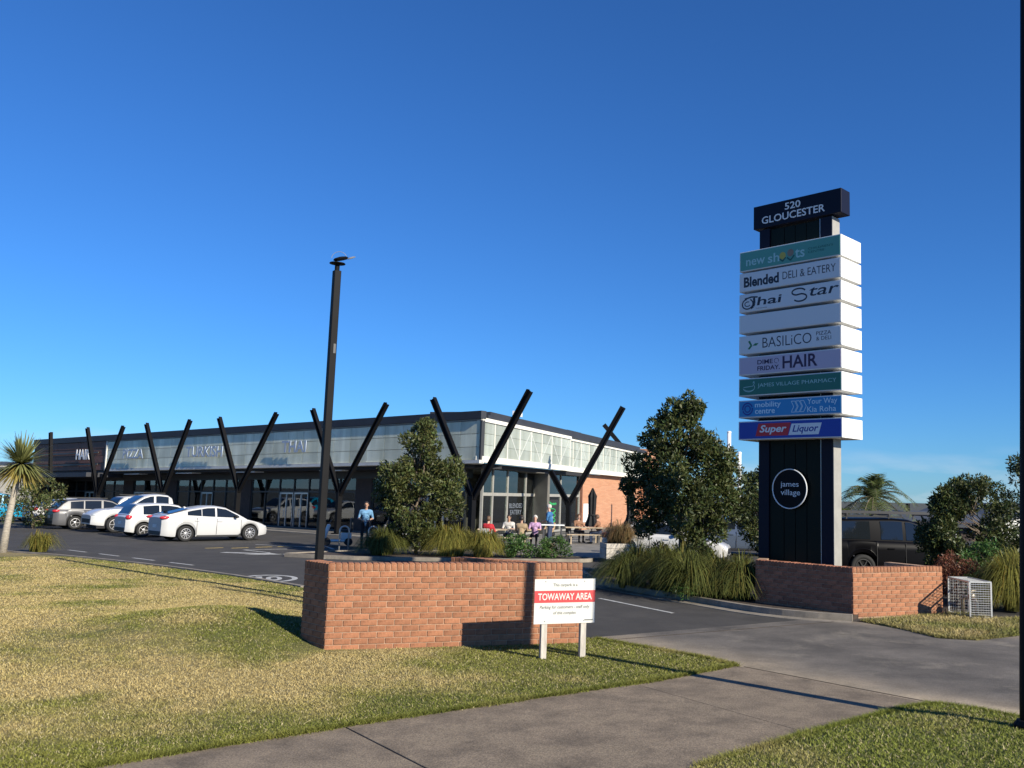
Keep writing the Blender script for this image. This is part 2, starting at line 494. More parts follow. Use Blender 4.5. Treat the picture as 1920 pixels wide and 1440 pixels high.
DRY = np.array([.375, .295, .125]); GRN = np.array([.165, .170, .034]); DEEP = np.array([.075, .10, .018])
def seg_d(x, y, a, b):
    L = (b[0] - a[0]) ** 2 + (b[1] - a[1]) ** 2
    t = np.clip(((x - a[0]) * (b[0] - a[0]) + (y - a[1]) * (b[1] - a[1])) / L, 0, 1)
    return np.hypot(x - a[0] - t * (b[0] - a[0]), y - a[1] - t * (b[1] - a[1]))
def lawn_tone(x, y):
    x = np.asarray(x, float); y = np.asarray(y, float)
    d = fbm(x * .55 + 3, y * .55 + 8)
    pd = np.minimum(seg_d(x, y, (-4.2, 7.7), (.7, 11.8)), seg_d(x, y, (.7, 11.8), (-.2, 14.9)))
    green = .95 * np.exp(-(pd / 1.0) ** 2) + .75 * np.exp(-((x + 6.3) / 2.2) ** 2 - ((y - 9.0) / .9) ** 2)
    green += .55 * np.exp(-((x + 4.6) / 1.3) ** 2 - ((y - 13.9) / 1.5) ** 2) + .5 * np.exp(-(seg_d(x, y, (-17, 28.6), (-7, 21.2)) / .7) ** 2)
    green += .8 * np.exp(-(seg_d(x, y, (-1.6, 13.6), (.2, 13.2)) / .8) ** 2)
    fine = fbm(x * 2.6 + 1, y * 2.6 + 4)
    t = np.clip((d - .47) * 2.6 + (fine - .47) * 1.2 + .26 + .95 * green - .12, 0, 1)[:, None]
    dk = np.clip((fbm(x * 1.3 + 30, y * 1.3) - .45) * 2.5, 0, 1)[:, None] * t
    c = DRY * (1 - t) + GRN * t
    return c * (1 - .6 * dk) + DEEP * .6 * dk
def berm_tone(x, y):
    t = np.clip((fbm(np.asarray(x) * .8, np.asarray(y) * .8) - .30) * 2.0 + .35, 0, 1)[:, None]
    return (DRY * .9) * (1 - t) + np.array([.155, .178, .030]) * t
def verge_tone(x, y):
    t = np.clip((fbm(np.asarray(x) * 1.1, np.asarray(y) * 1.1) - .35) * 2.0 + .3, 0, 1)[:, None]
    return DRY * (1 - t) + np.array([.16, .17, .04]) * t

mat('grass_ground', (.62, .62, .62), .95, vary=.45, scale=22, bump=.7, bscale=45, attr='tone')
mat('grass_blade', (1, 1, 1), .7, spec=.2, attr='tone')
def blades(name, poly, zf, tone, n, near, far, h, label, holes=()):
    xs = [p[0] for p in poly]; ys = [p[1] for p in poly]
    X = []; Y = []
    got = 0
    while got < n:
        x = rng.uniform(max(min(xs), -24), max(xs), n); y = rng.uniform(max(min(ys), 5), max(ys), n)
        d = np.hypot(x, y)
        k = inside(poly, x, y) & (rng.random(n) < np.clip((near / np.maximum(d, 1)) ** 1.5, 0, 1)) & (d < far)
        k &= (x / np.maximum(y, .1) > -.72) & (x / np.maximum(y, .1) < .50)
        for hp in holes: k &= ~inside(hp, x, y)
        X.append(x[k]); Y.append(y[k]); got += k.sum()
    x = np.concatenate(X)[:n]; y = np.concatenate(Y)[:n]
    jt = rng.random(n) < .5; x = x + jt * rng.normal(0, .035, n); y = y + jt * rng.normal(0, .035, n)
    z = zf(x, y)
    d = np.hypot(x, y)
    a = rng.uniform(0, 2 * math.pi, n); hh = (1 + .5 * (rng.random(n) < .04)) * h * rng.uniform(.45, 1.25, n) * (.7 + .6 * fbm(x * 2, y * 2)); w = .0036 * (1 + d / 12)
    lean = rng.normal(0, .9, (n, 2)) * hh[:, None]
    v = np.empty((n, 3, 3), np.float32)
    v[:, 0] = np.stack([x - np.cos(a) * w, y - np.sin(a) * w, z - .004], 1)
    v[:, 1] = np.stack([x + np.cos(a) * w, y + np.sin(a) * w, z - .004], 1)
    v[:, 2] = np.stack([x + lean[:, 0], y + lean[:, 1], z + hh], 1)
    c = tone(x, y) * rng.uniform(.5, 1.5, n)[:, None]
    straw = rng.random(n) < .12
    c[straw] = np.array([.42, .36, .20]) * rng.uniform(.7, 1.1, (straw.sum(), 1))
    o = fast(name, v.reshape(-1, 3), np.arange(3 * n).reshape(-1, 3), 'grass_blade', col=np.repeat(c, 3, 0))
    o['kind'] = 'stuff'; o['label'] = label; o['category'] = 'grass'
    return o
WALL_HOLE = [(-4.5, 13.55), (-4.0, 13.2), (-.38, 14.44), (-.45, 14.75), (-2.6, 15.7)]
sheet('lawn', wob(LAWN), 0, 'grass_ground', .5, lawn_z, lawn_tone, skirt=.05)
sheet('berm', wob(BERM), 0, 'grass_ground', .4, berm_z, berm_tone, skirt=.05)
sheet('verge', wob(VERGE), 0, 'grass_ground', .4, verge_z, verge_tone, skirt=.05)
blades('lawn_grass', LAWN, lawn_z, lawn_tone, 330000, 8.5, 33, .020, 'patchy sun dried lawn grass in front of the brick wall', [WALL_HOLE])
blades('berm_grass', BERM, berm_z, berm_tone, 75000, 9, 16, .025, 'green berm grass at the foot of the tall dark pole')
blades('verge_grass', VERGE, verge_z, verge_tone, 12000, 16, 30, .05, 'dry verge grass round the wire cage by the sign wall')

def edge_tufts(pts, n, name, label, tone, zf):
    P = [Vector(p) for p in pts]; seg = [(a, b, (b - a).length) for a, b in zip(P[:-1], P[1:])]; tot = sum(q[2] for q in seg); X_ = []; Y_ = []
    for a, b, L in seg:
        k = int(n * L / tot); t = rng.random(k); nr2 = Vector((-(b - a).y, (b - a).x)).normalized(); o_ = rng.normal(0, .028, k) * (.4 + 1.2 * vnoise(t * L * 3, t * 0 + a.x))
        X_.append(a.x + (b.x - a.x) * t + nr2.x * o_); Y_.append(a.y + (b.y - a.y) * t + nr2.y * o_)
    x = np.concatenate(X_); y = np.concatenate(Y_); n = len(x); a = rng.uniform(0, 6.28, n); hh = rng.uniform(.02, .06, n); ln = rng.normal(0, .9, (n, 2)) * hh[:, None]; w_ = .005
    v = np.empty((n, 3, 3), np.float32); z = np.full(n, .0)
    v[:, 0] = np.stack([x - np.cos(a) * w_, y - np.sin(a) * w_, z], 1); v[:, 1] = np.stack([x + np.cos(a) * w_, y + np.sin(a) * w_, z], 1); v[:, 2] = np.stack([x + ln[:, 0], y + ln[:, 1], z + hh], 1)
    c = tone(x, y) * rng.uniform(.5, 1.4, n)[:, None]
    o = fast(name, v.reshape(-1, 3), np.arange(3 * n).reshape(-1, 3), 'grass_blade', col=np.repeat(c, 3, 0)); o['kind'] = 'stuff'; o['label'] = label; o['category'] = 'grass'
edge_tufts(PATH_L[1:] + [(1.35, 13.5), (.55, 14.25), (-.2, 14.95)], 22000, 'edge_grass', 'straggly grass along the lawn side of the footpath', lawn_tone, lawn_z)
edge_tufts(BERM[1:8], 14000, 'edge_grass', 'straggly grass along the berm side of the footpath', berm_tone, berm_z)
edge_tufts(VERGE[:6], 5000, 'edge_grass', 'straggly grass along the verge beside the driveway', verge_tone, verge_z)
# footpath in cast slabs, joints open
fp = struct(MB().prism([(-14.0, -1.0), (-3.4, 3.9), (2.85, 10.02), (3.78, 10.76), (1.79, 12.86), (.70, 11.79), (-2.56, 9.15), (-4.21, 7.68)], -.06, -.012).build('footpath', 'soil'))
ld = Vector((.76, .65)); pd_ = Vector((.70, -.714))
def path_pt(p, q): return p
edges_l = [(-13.9, -1.0), (-8.1, 4.2), (-5.4, 6.6), (-2.53, 9.16), (.36, 11.50), (1.79, 12.90)]
edges_r = [(-6.0, -.6), (-3.45, 3.98), (-3.1, 4.35), (-.55, 6.77), (2.05, 9.31), (3.80, 10.78)]
for i in range(len(edges_l) - 1):
    g = .007
    a, b = Vector(edges_l[i]), Vector(edges_l[i + 1]); c, d = Vector(edges_r[i + 1]), Vector(edges_r[i])
    da = (b - a).normalized() * g; dc = (c - d).normalized() * g
    MB().prism([a + da, b - da, c - dc, d + dc], -.05, .004 + .003 * (i % 2)).build('slab', 'concrete_path', fp, bevel=.006)
# driveway apron
DRIVE = [(-.33, 15.11), (.55, 14.28), (1.37, 13.5), (1.81, 12.92), (3.82, 10.80), (4.22, 10.52), (4.53, 10.15), (7.52, 6.62), (13, 6), (9.55, 18.5), (7.36, 16.55), (6.3, 15.85), (5.70, 16.0), (5.43, 16.9), (4.9, 17.85), (3.96, 18.11)]
def drive_tone(x, y):          # pale grit swept to the sides by the cars, grey wheel path between
    e = np.minimum(seg_d(x, y, (-.3, 15.0), (1.8, 12.9)), seg_d(x, y, (1.8, 12.9), (4.2, 10.5)) + .25)
    e2 = seg_d(x, y, (4.2, 10.5), (6.5, 7.6)); e3 = seg_d(x, y, (4.7, 17.9), (7.3, 16.4))
    n = .55 + .9 * fbm(np.asarray(x) * 2.3, np.asarray(y) * 2.3)
    g = np.clip(1.0 * np.exp(-(e / .75) ** 2) + .9 * np.exp(-(e2 / .5) ** 2) + .5 * np.exp(-(e3 / .3) ** 2), 0, 1) * n
    wp = np.exp(-((np.asarray(x) * .85 + np.asarray(y) * .53 - 10.6) / .33) ** 2) + np.exp(-((np.asarray(x) * .85 + np.asarray(y) * .53 - 12.3) / .33) ** 2)
    c = (np.array([.80, .80, .82]) * (1 - .22 * np.clip(wp, 0, 1))[:, None]) * (1 - g[:, None]) + np.array([2.3, 2.1, 1.75]) * g[:, None]
    return np.clip(c, 0, 2.6)
dv = sheet('driveway', DRIVE, -.010, 'concrete_drive', .22, None, drive_tone, skirt=.05)
# joint line between the footpath and the driveway crossing and one expansion joint
for a, b in (((1.9, 12.9), (3.86, 10.86)), ((-.1, 14.86), (4.35, 17.82))):
    a, b = Vector(a), Vector(b); n = Vector((-(b - a).y, (b - a).x)).normalized() * .012
    struct(MB().prism([a - n, b - n, b + n, a + n], -.0095, -.006).build('joint', 'soil'))
# right hand path beyond the driveway
struct(MB().prism([(7.8, 18.66), (9.6, 18.8), (14, 24), (13, 26), (9.7, 22.2), (7.42, 20.5), (7.3, 19.75)], -.06, .002).build('side_path', 'asphalt'))

def ribbon(pts, w0, w1, z0, z1, name, m, closed=False):
    """strip of section (w0..w1 offset to the left) along a polyline"""
    pts = [Vector(p) for p in pts]; L = []; Rr = []
    for i, p in enumerate(pts):
        d = (pts[min(i + 1, len(pts) - 1)] - pts[max(i - 1, 0)]).normalized(); n = Vector((-d.y, d.x))
        L.append(p + n * w1); Rr.append(p + n * w0)
    mb = MB()
    for i in range(len(pts) - 1): mb.prism([Rr[i], Rr[i + 1], L[i + 1], L[i]], z0, z1)
    bm = bmesh.new()
    return mb.build(name, m)
def smooth_line(pts, k=4):
    out = []; P = [Vector(p) for p in pts]
    for i in range(len(P) - 1):
        p0 = P[max(i - 1, 0)]; p1 = P[i]; p2 = P[i + 1]; p3 = P[min(i + 2, len(P) - 1)]
        for j in range(k):
            t = j / k
            out.append(.5 * ((2 * p1) + (p2 - p0) * t + (2 * p0 - 5 * p1 + 4 * p2 - p3) * t * t + (3 * p1 - p0 - 3 * p2 + p3) * t ** 3))
    out.append(P[-1]); return out
KERB = smooth_line([(-.9, 27.2), (-.62, 25.5), (-.29, 24.0), (.55, 22.5), (1.89, 20.54), (3.02, 18.95), (3.9, 18.28), (4.73, 17.95)])
struct(ribbon(KERB, 0, .14, -.05, .11, 'kerb', 'concrete_kerb'))
struct(ribbon(KERB, -.32, -.003, -.05, -.008, 'gutter', 'concrete_kerb'))
struct(MB().prism([(-.72, 27.2), (-.14, 24.05), (2.02, 20.6), (3.12, 19.05), (4.0, 18.4), (4.75, 18.15), (5.0, 18.5), (3.4, 20.2), (7.0, 19.6), (9.7, 22.3), (9, 27), (1, 28)], -.05, .06).build('garden_bed', 'soil'))
struct(ribbon([(-.85, 27.35), (1, 28.15), (9.1, 27.1)], 0, .14, -.05, .11, 'kerb', 'concrete_kerb'))
# lawn kerb along the car park
LK = smooth_line([(-7.05, 21.42), (-9.6, 23.7), (-13.2, 26.4), (-17.14, 28.83), (-19.73, 29.96), (-26, 32.7)], 3)
struct(ribbon(LK, -.06, .08, -.05, .05, 'kerb', 'concrete_kerb'))
# island for the tree and the tussocks before the terrace
ISL = [(-10.9, 31.2), (-8.4, 30.5), (-4.6, 30.9), (-1.2, 31.6), (-.9, 32.8), (-3.8, 33.7), (-6.5, 34.4), (-8.9, 33.8)]
struct(MB().prism(ISL, -.05, .07).build('garden_bed', 'soil'))
struct(ribbon(smooth_line(ISL + [ISL[0]], 3), -.14, 0, -.05, .1, 'kerb', 'concrete_kerb'))
struct(MB().prism([(-5.6, 34.6), (-1.2, 33.1), (2.6, 33.6), (9, 62), (3, 76), (-6.0, 43.5)], -.05, .05).build('terrace', 'paving'))

# painted marks on the asphalt
def mark(name, poly, m='road_paint', z=-.0165):
    o = MB().prism(poly, z, z + .002).build(name, m); return struct(o)
def stroke(name, a, b, wd, m='road_paint'):
    a, b = Vector(a), Vector(b); n = Vector((-(b - a).y, (b - a).x)).normalized() * wd / 2
    return mark(name, [a - n, b - n, b + n, a + n], m)
q0, q1 = Vector((-18.6, 31.7)), Vector((-9.8, 25.2))
dd = (q1 - q0).normalized()
for k in range(4): stroke('painted_dash', q0 + dd * (k * 2.25), q0 + dd * (k * 2.25 + 1.3), .10)
for p in ((-15.01, 34.22), (-14.2, 34.6), (-13.6, 35.4), (-13.03, 36.14)):
    stroke('painted_tick', p, (p[0] + .42, p[1] + .55), .11, 'yellow_paint')
stroke('painted_line', (-13.45, 33.85), (-9.4, 30.5), .12)
stroke('painted_line', (-13.4, 33.9), (-12.2, 34.9), .1)
stroke('painted_line', (-14.3, 37.2), (-11.2, 36.2), .1)
stroke('painted_line', (-11.6, 37.4), (-10.6, 35.4), .12)
mark('painted_arrow', [(-13.6, 32.2), (-12.2, 31.95), (-12.45, 31.5), (-11.2, 32.15), (-12.0, 32.7), (-12.1, 32.35), (-13.5, 32.5)])
stroke('painted_line', (-.2, 20.9), (1.3, 18.6), .09)
# roundel with a ten in it
ring_m = frame((-8.69, 23.6, -.0165), (.93, .36, 0), (-.36, .93, 0))
mb = MB(); n = 40
vo = [(.72 * math.cos(2 * math.pi * k / n), 1.0 * math.sin(2 * math.pi * k / n), 0) for k in range(n)]
vi = [(.58 * math.cos(2 * math.pi * k / n), .82 * math.sin(2 * math.pi * k / n), 0) for k in range(n)]
mb.add([ring_m @ Vector(v) for v in vo + vi], [(k, (k + 1) % n, n + (k + 1) % n, n + k) for k in range(n)])
rd = struct(mb.build('painted_roundel', 'road_paint'))
text('1', 'digit', 'road_paint', ring_m @ Matrix.Translation((-.22, 0, 0)), .16, 1.05, rd, depth=.001, bold=.02); text('0', 'digit', 'road_paint', ring_m @ Matrix.Translation((.14, 0, 0)), .40, 1.05, rd, depth=.001, bold=.02)

# ================================================================== BRICK WALLS
def brick_mesh(name, d, m):
    bm = bmesh.new(); bmesh.ops.create_cube(bm, size=1)
    for v in bm.verts: v.co = Vector((v.co.x * d[0], v.co.y * d[1], v.co.z * d[2]))
    bmesh.ops.bevel(bm, geom=bm.edges[:], offset=.006, segments=1, affect='EDGES')
    me = bpy.data.meshes.new(name); bm.to_mesh(me); bm.free(); me.materials.append(MATS[m]); return me
BL, BH, JT = .230, .076, .010
def brick_face(parent, base, p0, p1, courses, z0, meshes, cut=None, first=0):
    """running bond on the line p0 > p1 (outer side on the right hand of that direction), rowlock coping on top"""
    p0 = Vector(p0); p1 = Vector(p1); d = (p1 - p0); L = d.length; d.normalize(); n = Vector((d.y, -d.x))
    rot = math.atan2(d.y, d.x)
    pitch = BL + JT
    for c in range(courses):
        zc = z0 + c * (BH + JT) + BH / 2
        x = -(pitch / 2) * ((c + first) % 2)
        while x < L - .02:
            a, b = max(x, 0), min(x + BL, L)
            if b - a > .03:
                o = bpy.data.objects.new('brick', meshes[0]); C.objects.link(o); o.parent = parent
                q = p0 + d * ((a + b) / 2) - n * (.05 + random.uniform(-.0025, .0025)) - Vector(base)
                o.location = (q.x, q.y, zc); o.rotation_euler = (random.uniform(-.01, .01), random.uniform(-.006, .006), rot + random.uniform(-.008, .008))
                o.scale = ((b - a) / BL, 1, 1)
            x += pitch
def coping(parent, base, p0, p1, z, meshes, start=0.0):
    p0 = Vector(p0); p1 = Vector(p1); d = (p1 - p0); L = d.length; d.normalize(); n = Vector((d.y, -d.x))
    rot = math.atan2(d.y, d.x); k = max(1, round((L - start) / .086)); st = (L - start) / k
    for i in range(k):
        o = bpy.data.objects.new('coping_brick', meshes[1]); C.objects.link(o); o.parent = parent
        q = p0 + d * (start + (i + .5) * st) - n * (.115 + random.uniform(-.003, .003)) - Vector(base)
        o.location = (q.x, q.y, z + .055 + random.uniform(-.004, .004)); o.rotation_euler = (0, 0, rot + random.uniform(-.01, .01))
        o.scale = ((st - .010) / .076, 1, 1)
def core(parent, base, p0, p1, z0, z1, th=.22, inset=.009, name='mortar_core', e0=0., e1=0.):
    p0 = Vector(p0); p1 = Vector(p1); d = (p1 - p0).normalized(); n = Vector((d.y, -d.x)); b = Vector(base)
    a0 = p0 + d * (.008 + e0); a1 = p1 - d * (.008 + e1)
    poly = [a0 - n * inset - b, a1 - n * inset - b, a1 - n * th - b, a0 - n * th - b]
    return MB().prism(poly, z0, z1).build(name, 'mortar', parent)
BM1 = (brick_mesh('brick', (BL, .10, BH), 'brick'), brick_mesh('coping_brick', (.076, .232, .11), 'brick'))
BM2 = (brick_mesh('brick', (BL, .10, BH), 'brick_dark'), brick_mesh('coping_brick', (.076, .232, .11), 'brick_dark'))

wl = thing('brick_wall', 'low orange brick garden wall on the lawn behind the towaway sign', 'wall', (-4.01, 13.23, 0), group='low brick entrance walls')
wb = (-4.01, 13.23)
A1, A, B, D = (-4.53, 13.75), (-4.01, 13.23), (-.41, 14.46), (-2.52, 15.43)
brick_face(wl, wb, A, B, 13, .005, BM1)
brick_face(wl, wb, A1, A, 13, .005, BM1, first=1)
coping(wl, wb, A, B, 1.123, BM1); coping(wl, wb, A1, A, 1.119, BM1)
core(wl, wb, A, B, -.15, 1.222); core(wl, wb, A1, A, -.15, 1.218)
core(wl, wb, B, D, -.15, 1.214, e0=.55)
coping(wl, wb, B, D, 1.111, BM1, start=.55)
mb = MB()                                    # inner face of the returning wall, mostly hidden
dB = (Vector(D) - Vector(B)); LB = dB.length; dB.normalize(); nB = Vector((dB.y, -dB.x))
for c in range(9, 13):
    x = .5 - .12 * (c % 2)
    while x < LB - .2:
        q = Vector(B) + dB * (x + .115) - nB * .185 - Vector(wb)
        mb.box((q.x, q.y, c * .086 + .043), (.23, .09, .076), Matrix.Rotation(math.atan2(dB.y, dB.x), 3, 'Z')); x += .24
o = mb.build('brickwork', 'brick', wl); o['kind'] = 'stuff'
MB().prism([(-4.3 + 4.01, 13.75 - 13.23), (-3.9 + 4.01, 13.45 - 13.23), (-.9 + 4.01, 14.5 - 13.23), (-2.55 + 4.01, 15.25 - 13.23)], -.1, .7).build('planting_soil', 'soil', wl)

wt = thing('brick_wall', 'low red brick base wall wrapped round the pylon sign', 'wall', (4.88, 18.43, 0), group='low brick entrance walls')
wb2 = (4.88, 18.43)
TA, TC, TB = (3.20, 20.16), (4.88, 18.43), (7.00, 19.36)
brick_face(wt, wb2, TA, TC, 10, .005, BM2); brick_face(wt, wb2, TC, TB, 10, .005, BM1, first=1)
coping(wt, wb2, TA, TC, .865, BM2); coping(wt, wb2, TC, TB, .869, BM1)
core(wt, wb2, TA, TC, -.15, .964); core(wt, wb2, TC, TB, -.15, .968)
core(wt, wb2, TB, (6.3, 20.6), -.15, .965, e0=.26); core(wt, wb2, (3.4, 20.9), TA, -.15, .966)
MB().prism([(3.3 - 4.88, 20.3 - 18.43), (4.9 - 4.88, 18.75 - 18.43), (6.75 - 4.88, 19.55 - 18.43), (6.1 - 4.88, 20.5 - 18.43), (3.5 - 4.88, 20.8 - 18.43)], -.1, .75).build('planting_soil', 'soil', wt)
# ================================================================== TOWAWAY SIGN
mat('sign_cream', (.60, .59, .54), .5); mat('sign_red', (.50, .05, .05), .45); mat('sign_grey', (.10, .11, .10), .5)
ts = thing('towaway_sign', 'white and red towaway area sign on two grey timber posts in the lawn', 'sign', (-.61, 13.08, 0), math.atan2(.33, .85))
for x in (-.29, .29): MB().box((x, .045, .27), (.085, .085, .66)).build('post', 'timber_post', ts, bevel=.006)
bd = MB().box((0, 0, .80), (.90, .012, .615)).build('board', 'sign_cream', ts)
MB().box((0, -.008, .865), (.90, .003, .165)).build('red_band', 'sign_red', bd)
text('This carpark is a', 'lettering', 'sign_grey', frame((0, -.0065, 1.02), (1, 0, 0)), .36, .055, bd, .001, .012)
text('TOWAWAY AREA', 'lettering', 'sign_cream', frame((0, -.0098, .865), (1, 0, 0)), .80, .095, bd, .001, .018)
text('Parking for customers - staff only', 'lettering', 'sign_grey', frame((0, -.0065, .715), (1, 0, 0)), .74, .058, bd, .001, .012, .2)
text('of this complex', 'lettering', 'sign_grey', frame((0, -.0065, .635), (1, 0, 0)), .34, .055, bd, .001, .012, .2)
MB().box((.36, -.0075, .535), (.13, .002, .014)).build('small_print', 'sign_grey', bd)
for x in (-.29, .29):
    for z in (1.075, .53): MB().lathe([(.009, 0), (.009, .004), (.004, .007)], 8, (x, -.006, z), Matrix.Rotation(R(90), 3, 'X')).build('screw', 'alu', bd)

# ================================================================== POLES
lp = thing('lamp_post', 'tall black square lamp post rising behind the orange brick wall', 'lamp post', (-5.90, 18.76, 0), R(38))
MB().box((0, 0, 3.43), (.145, .145, 6.88)).build('pole', 'black_steel', lp, bevel=.012)
MB().box((0, 0, .02), (.36, .36, .04)).build('base_plate', 'black_steel', lp)
MB().tube([(0, 0, 6.85), (0, 0, 7.04)], .05, 10).build('neck', 'black_steel', lp)
MB().lathe([(.015, 7.06), (.16, 7.035), (.165, 7.02), (.06, 7.0)], 20).build('cap_plate', 'black_steel', lp)
hd = MB().lathe([(.02, -.035), (.10, -.03), (.125, 0), (.10, .03), (.03, .045)], 16, (.05, -.04, 7.13), Matrix.Rotation(R(-18), 3, 'Y'), (1.35, .9)).build('lamp_head', 'black_steel', lp)
MB().lathe([(.005, -.02), (.05, -.015), (.06, 0), (.03, .018), (.004, .022)], 12, (.23, -.17, 7.16), Matrix.Rotation(R(-25), 3, 'Y'), (1.7, .8)).build('lamp_arm', 'alu', hd)
MB().tube([(.13 * math.cos(t) + .03, -.13 * math.cos(t) * .7, 7.14 + .15 * math.sin(t)) for t in np.linspace(.05, math.pi - .05, 13)], .006, 6).build('wire_hoop', 'alu', lp)
MB().box((.02, -.078, 5.2), (.05, .010, .20)).build('service_label', 'dark_alu', lp)

rp_ = thing('street_pole', 'tall dark pole at the far right edge of the picture, in the berm', 'pole', (4.285, 9.50, 0))
top = Vector((.25, 0, 8.9))
MB().tube([(0, 0, -.2), (0, 0, .4), top * .5, top], [.095, .085, .078, .066], 16).build('pole', 'black_steel', rp_, smooth=True)
MB().lathe([(.15, 0.02), (.15, .10), (.12, .14), (.09, .15)], 16).build('base_flange', 'black_steel', rp_)

# ================================================================== PYLON SIGN
py = thing('pylon_sign', 'tall pylon sign with stacked shop name boxes and a james village roundel', 'pylon sign', (4.98, 19.60, 0), math.atan2(-.671, .742))
PW, PD = 2.69, .95
mat('face_green', (.10, .33, .26), .35); mat('face_white', (.72, .73, .74), .35); mat('face_lilac', (.53, .45, .56), .35)
mat('face_dkgreen', (.015, .15, .105), .35); mat('face_blue', (.02, .25, .55), .35); mat('face_navy', (.003, .040, .36), .35)
mat('ink', (.018, .022, .04), .5); mat('ink_purple', (.035, .015, .06), .5); mat('leaf_green', (.03, .20, .08), .5); mat('print_white', (.78, .80, .80), .45)
mat('print_pale', (.38, .62, .60), .45); mat('print_ice', (.62, .80, .88), .45); mat('print_yellow', (.50, .42, .08), .5); mat('print_brown', (.26, .19, .14), .5); mat('print_green', (.02, .12, .10), .5)
mat('print_red', (.55, .015, .03), .45); mat('print_navy', (.01, .03, .28), .45)
def X(v): return -PW + v
zs = [(7.708, 8.195), (7.212, 7.665), (6.707, 7.151), (6.200, 6.640), (5.694, 6.133), (5.186, 5.623), (4.690, 5.110), (4.178, 4.590), (3.659, 4.095)]
cols = ['face_green', 'face_white', 'face_white', 'face_white', 'face_white', 'face_lilac', 'face_dkgreen', 'face_blue', 'face_navy']
names = ['green new shoots box', 'white blended deli box', 'white thai star box', 'blank white box', 'white basilico box', 'lilac hair box', 'dark green pharmacy box', 'blue mobility centre box', 'navy super liquor box']
FY = -.006
pan = []
for (z0, z1), c, nm in zip(zs, cols, names):
    p = MB().box((-PW / 2, PD / 2, (z0 + z1) / 2), (PW, PD, z1 - z0)).build('sign_box', 'sign_white', py, bevel=.008); p['label'] = nm
    MB().box((-PW / 2, -.0015, (z0 + z1) / 2), (PW - .05, .006, z1 - z0 - .05)).build('sign_face', c, p)
    pan.append(p)
    MB().box((-PW / 2, PD / 2 + .03, z0 - .035), (1.9, .3, .09)).build('bracket', 'black_steel', p)
def T(i, s, x0, x1, zc, h, m, **k):
    return text(s, 'lettering', m, frame((X((x0 + x1) / 2), FY + .001, zc), (1, 0, 0)), x1 - x0, h, pan[i], .0015, **k)
def G(i, pts, m, th=.02, closed=False, name='emblem'):
    """emblem drawn as flat strokes on a sign face; pts in (x from left, z)"""
    mb = MB(); P = [Vector((X(a), FY - .0005, b)) for a, b in pts]
    if closed: P.append(P[0])
    for a, b in zip(P[:-1], P[1:]): mb.bar(a, b, .003, th, (0, -1, 0)) if False else mb.bar(a, b, th, .003, (0, -1, 0))
    return mb.build(name, m, pan[i])
def S(i, poly, m, name='emblem', dy=0.0):
    mb = MB(); n = len(poly)
    vs = [(X(a), FY + .003, b) for a, b in poly] + [(X(a), FY - .001 - dy, b) for a, b in poly]
    mb.add(vs, [tuple(range(n)), tuple(range(n, 2 * n))] + [(k, (k + 1) % n, n + (k + 1) % n, n + k) for k in range(n)])
    return mb.build(name, m, pan[i])
def arc(cx, cz, rx, rz, a0, a1, n=14): return [(cx + rx * math.cos(R(a0 + (a1 - a0) * k / n)), cz + rz * math.sin(R(a0 + (a1 - a0) * k / n))) for k in range(n + 1)]
# 1 new shoots
T(0, 'new', .19, .72, 7.905, .15, 'print_pale', bold=.012); T(0, 'sh', .80, 1.11, 7.925, .22, 'print_pale', bold=.012); T(0, 'ts', 1.53, 1.78, 7.925, .21, 'print_pale', bold=.012)
S(0, arc(1.20, 7.93, .085, .09, 0, 360, 12)[:-1], 'print_yellow'); S(0, arc(1.41, 7.97, .085, .09, 0, 360, 12)[:-1], 'print_brown')
G(0, [(1.12, 7.87), (1.20, 7.80), (1.28, 7.88)], 'print_green', .035); G(0, [(1.32, 7.87), (1.41, 7.79), (1.51, 7.90)], 'print_green', .035)
T(0, "CHILDREN'S", 1.87, 2.50, 7.985, .05, 'print_green'); T(0, 'CENTRE', 1.87, 2.28, 7.905, .05, 'print_green')
# 2 blended
T(1, 'Blended', .13, 1.10, 7.435, .25, 'ink', bold=.035); T(1, 'DELI & EATERY', 1.20, 2.56, 7.455, .18, 'ink', bold=-.004)
# 3 thai star
T(2, 'hai', .50, 1.18, 6.935, .20, 'ink', shear=.1, bold=.014); T(2, 'tar', 1.90, 2.64, 6.975, .20, 'ink', shear=.2, bold=.006)
G(2, arc(.24, 6.90, .15, .12, 100, 420, 20), 'ink', .03); G(2, arc(.24, 6.90, .08, .055, 60, 330, 12), 'ink', .02); G(2, [(.16, 7.03), (.35, 7.06), (.52, 7.04)], 'ink', .035); G(2, [(.42, 7.03), (.43, 6.90), (.40, 6.83), (.33, 6.79)], 'ink', .06)
G(2, arc(1.62, 7.02, .17, .075, 10, 250, 16) + arc(1.66, 6.88, .17, .085, 80, -150, 16), 'ink', .034)
T(2, 'Takeaway', .46, .78, 6.765, .035, 'print_brown')
# 5 basilico
S(4, [(.26, 5.99), (.31, 6.01), (.37, 5.90), (.33, 5.88)], 'leaf_green'); S(4, [(.25, 5.81), (.30, 5.80), (.38, 5.88), (.34, 5.91)], 'leaf_green'); S(4, [(.38, 5.885), (.46, 5.935), (.55, 5.93), (.49, 5.875)], 'leaf_green')
T(4, 'BASILiCO', .66, 1.95, 5.925, .24, 'ink', bold=-.008); T(4, 'PIZZA', 2.07, 2.44, 6.005, .085, 'ink', bold=-.004); T(4, '& DELI', 2.07, 2.44, 5.885, .085, 'ink', bold=-.004)
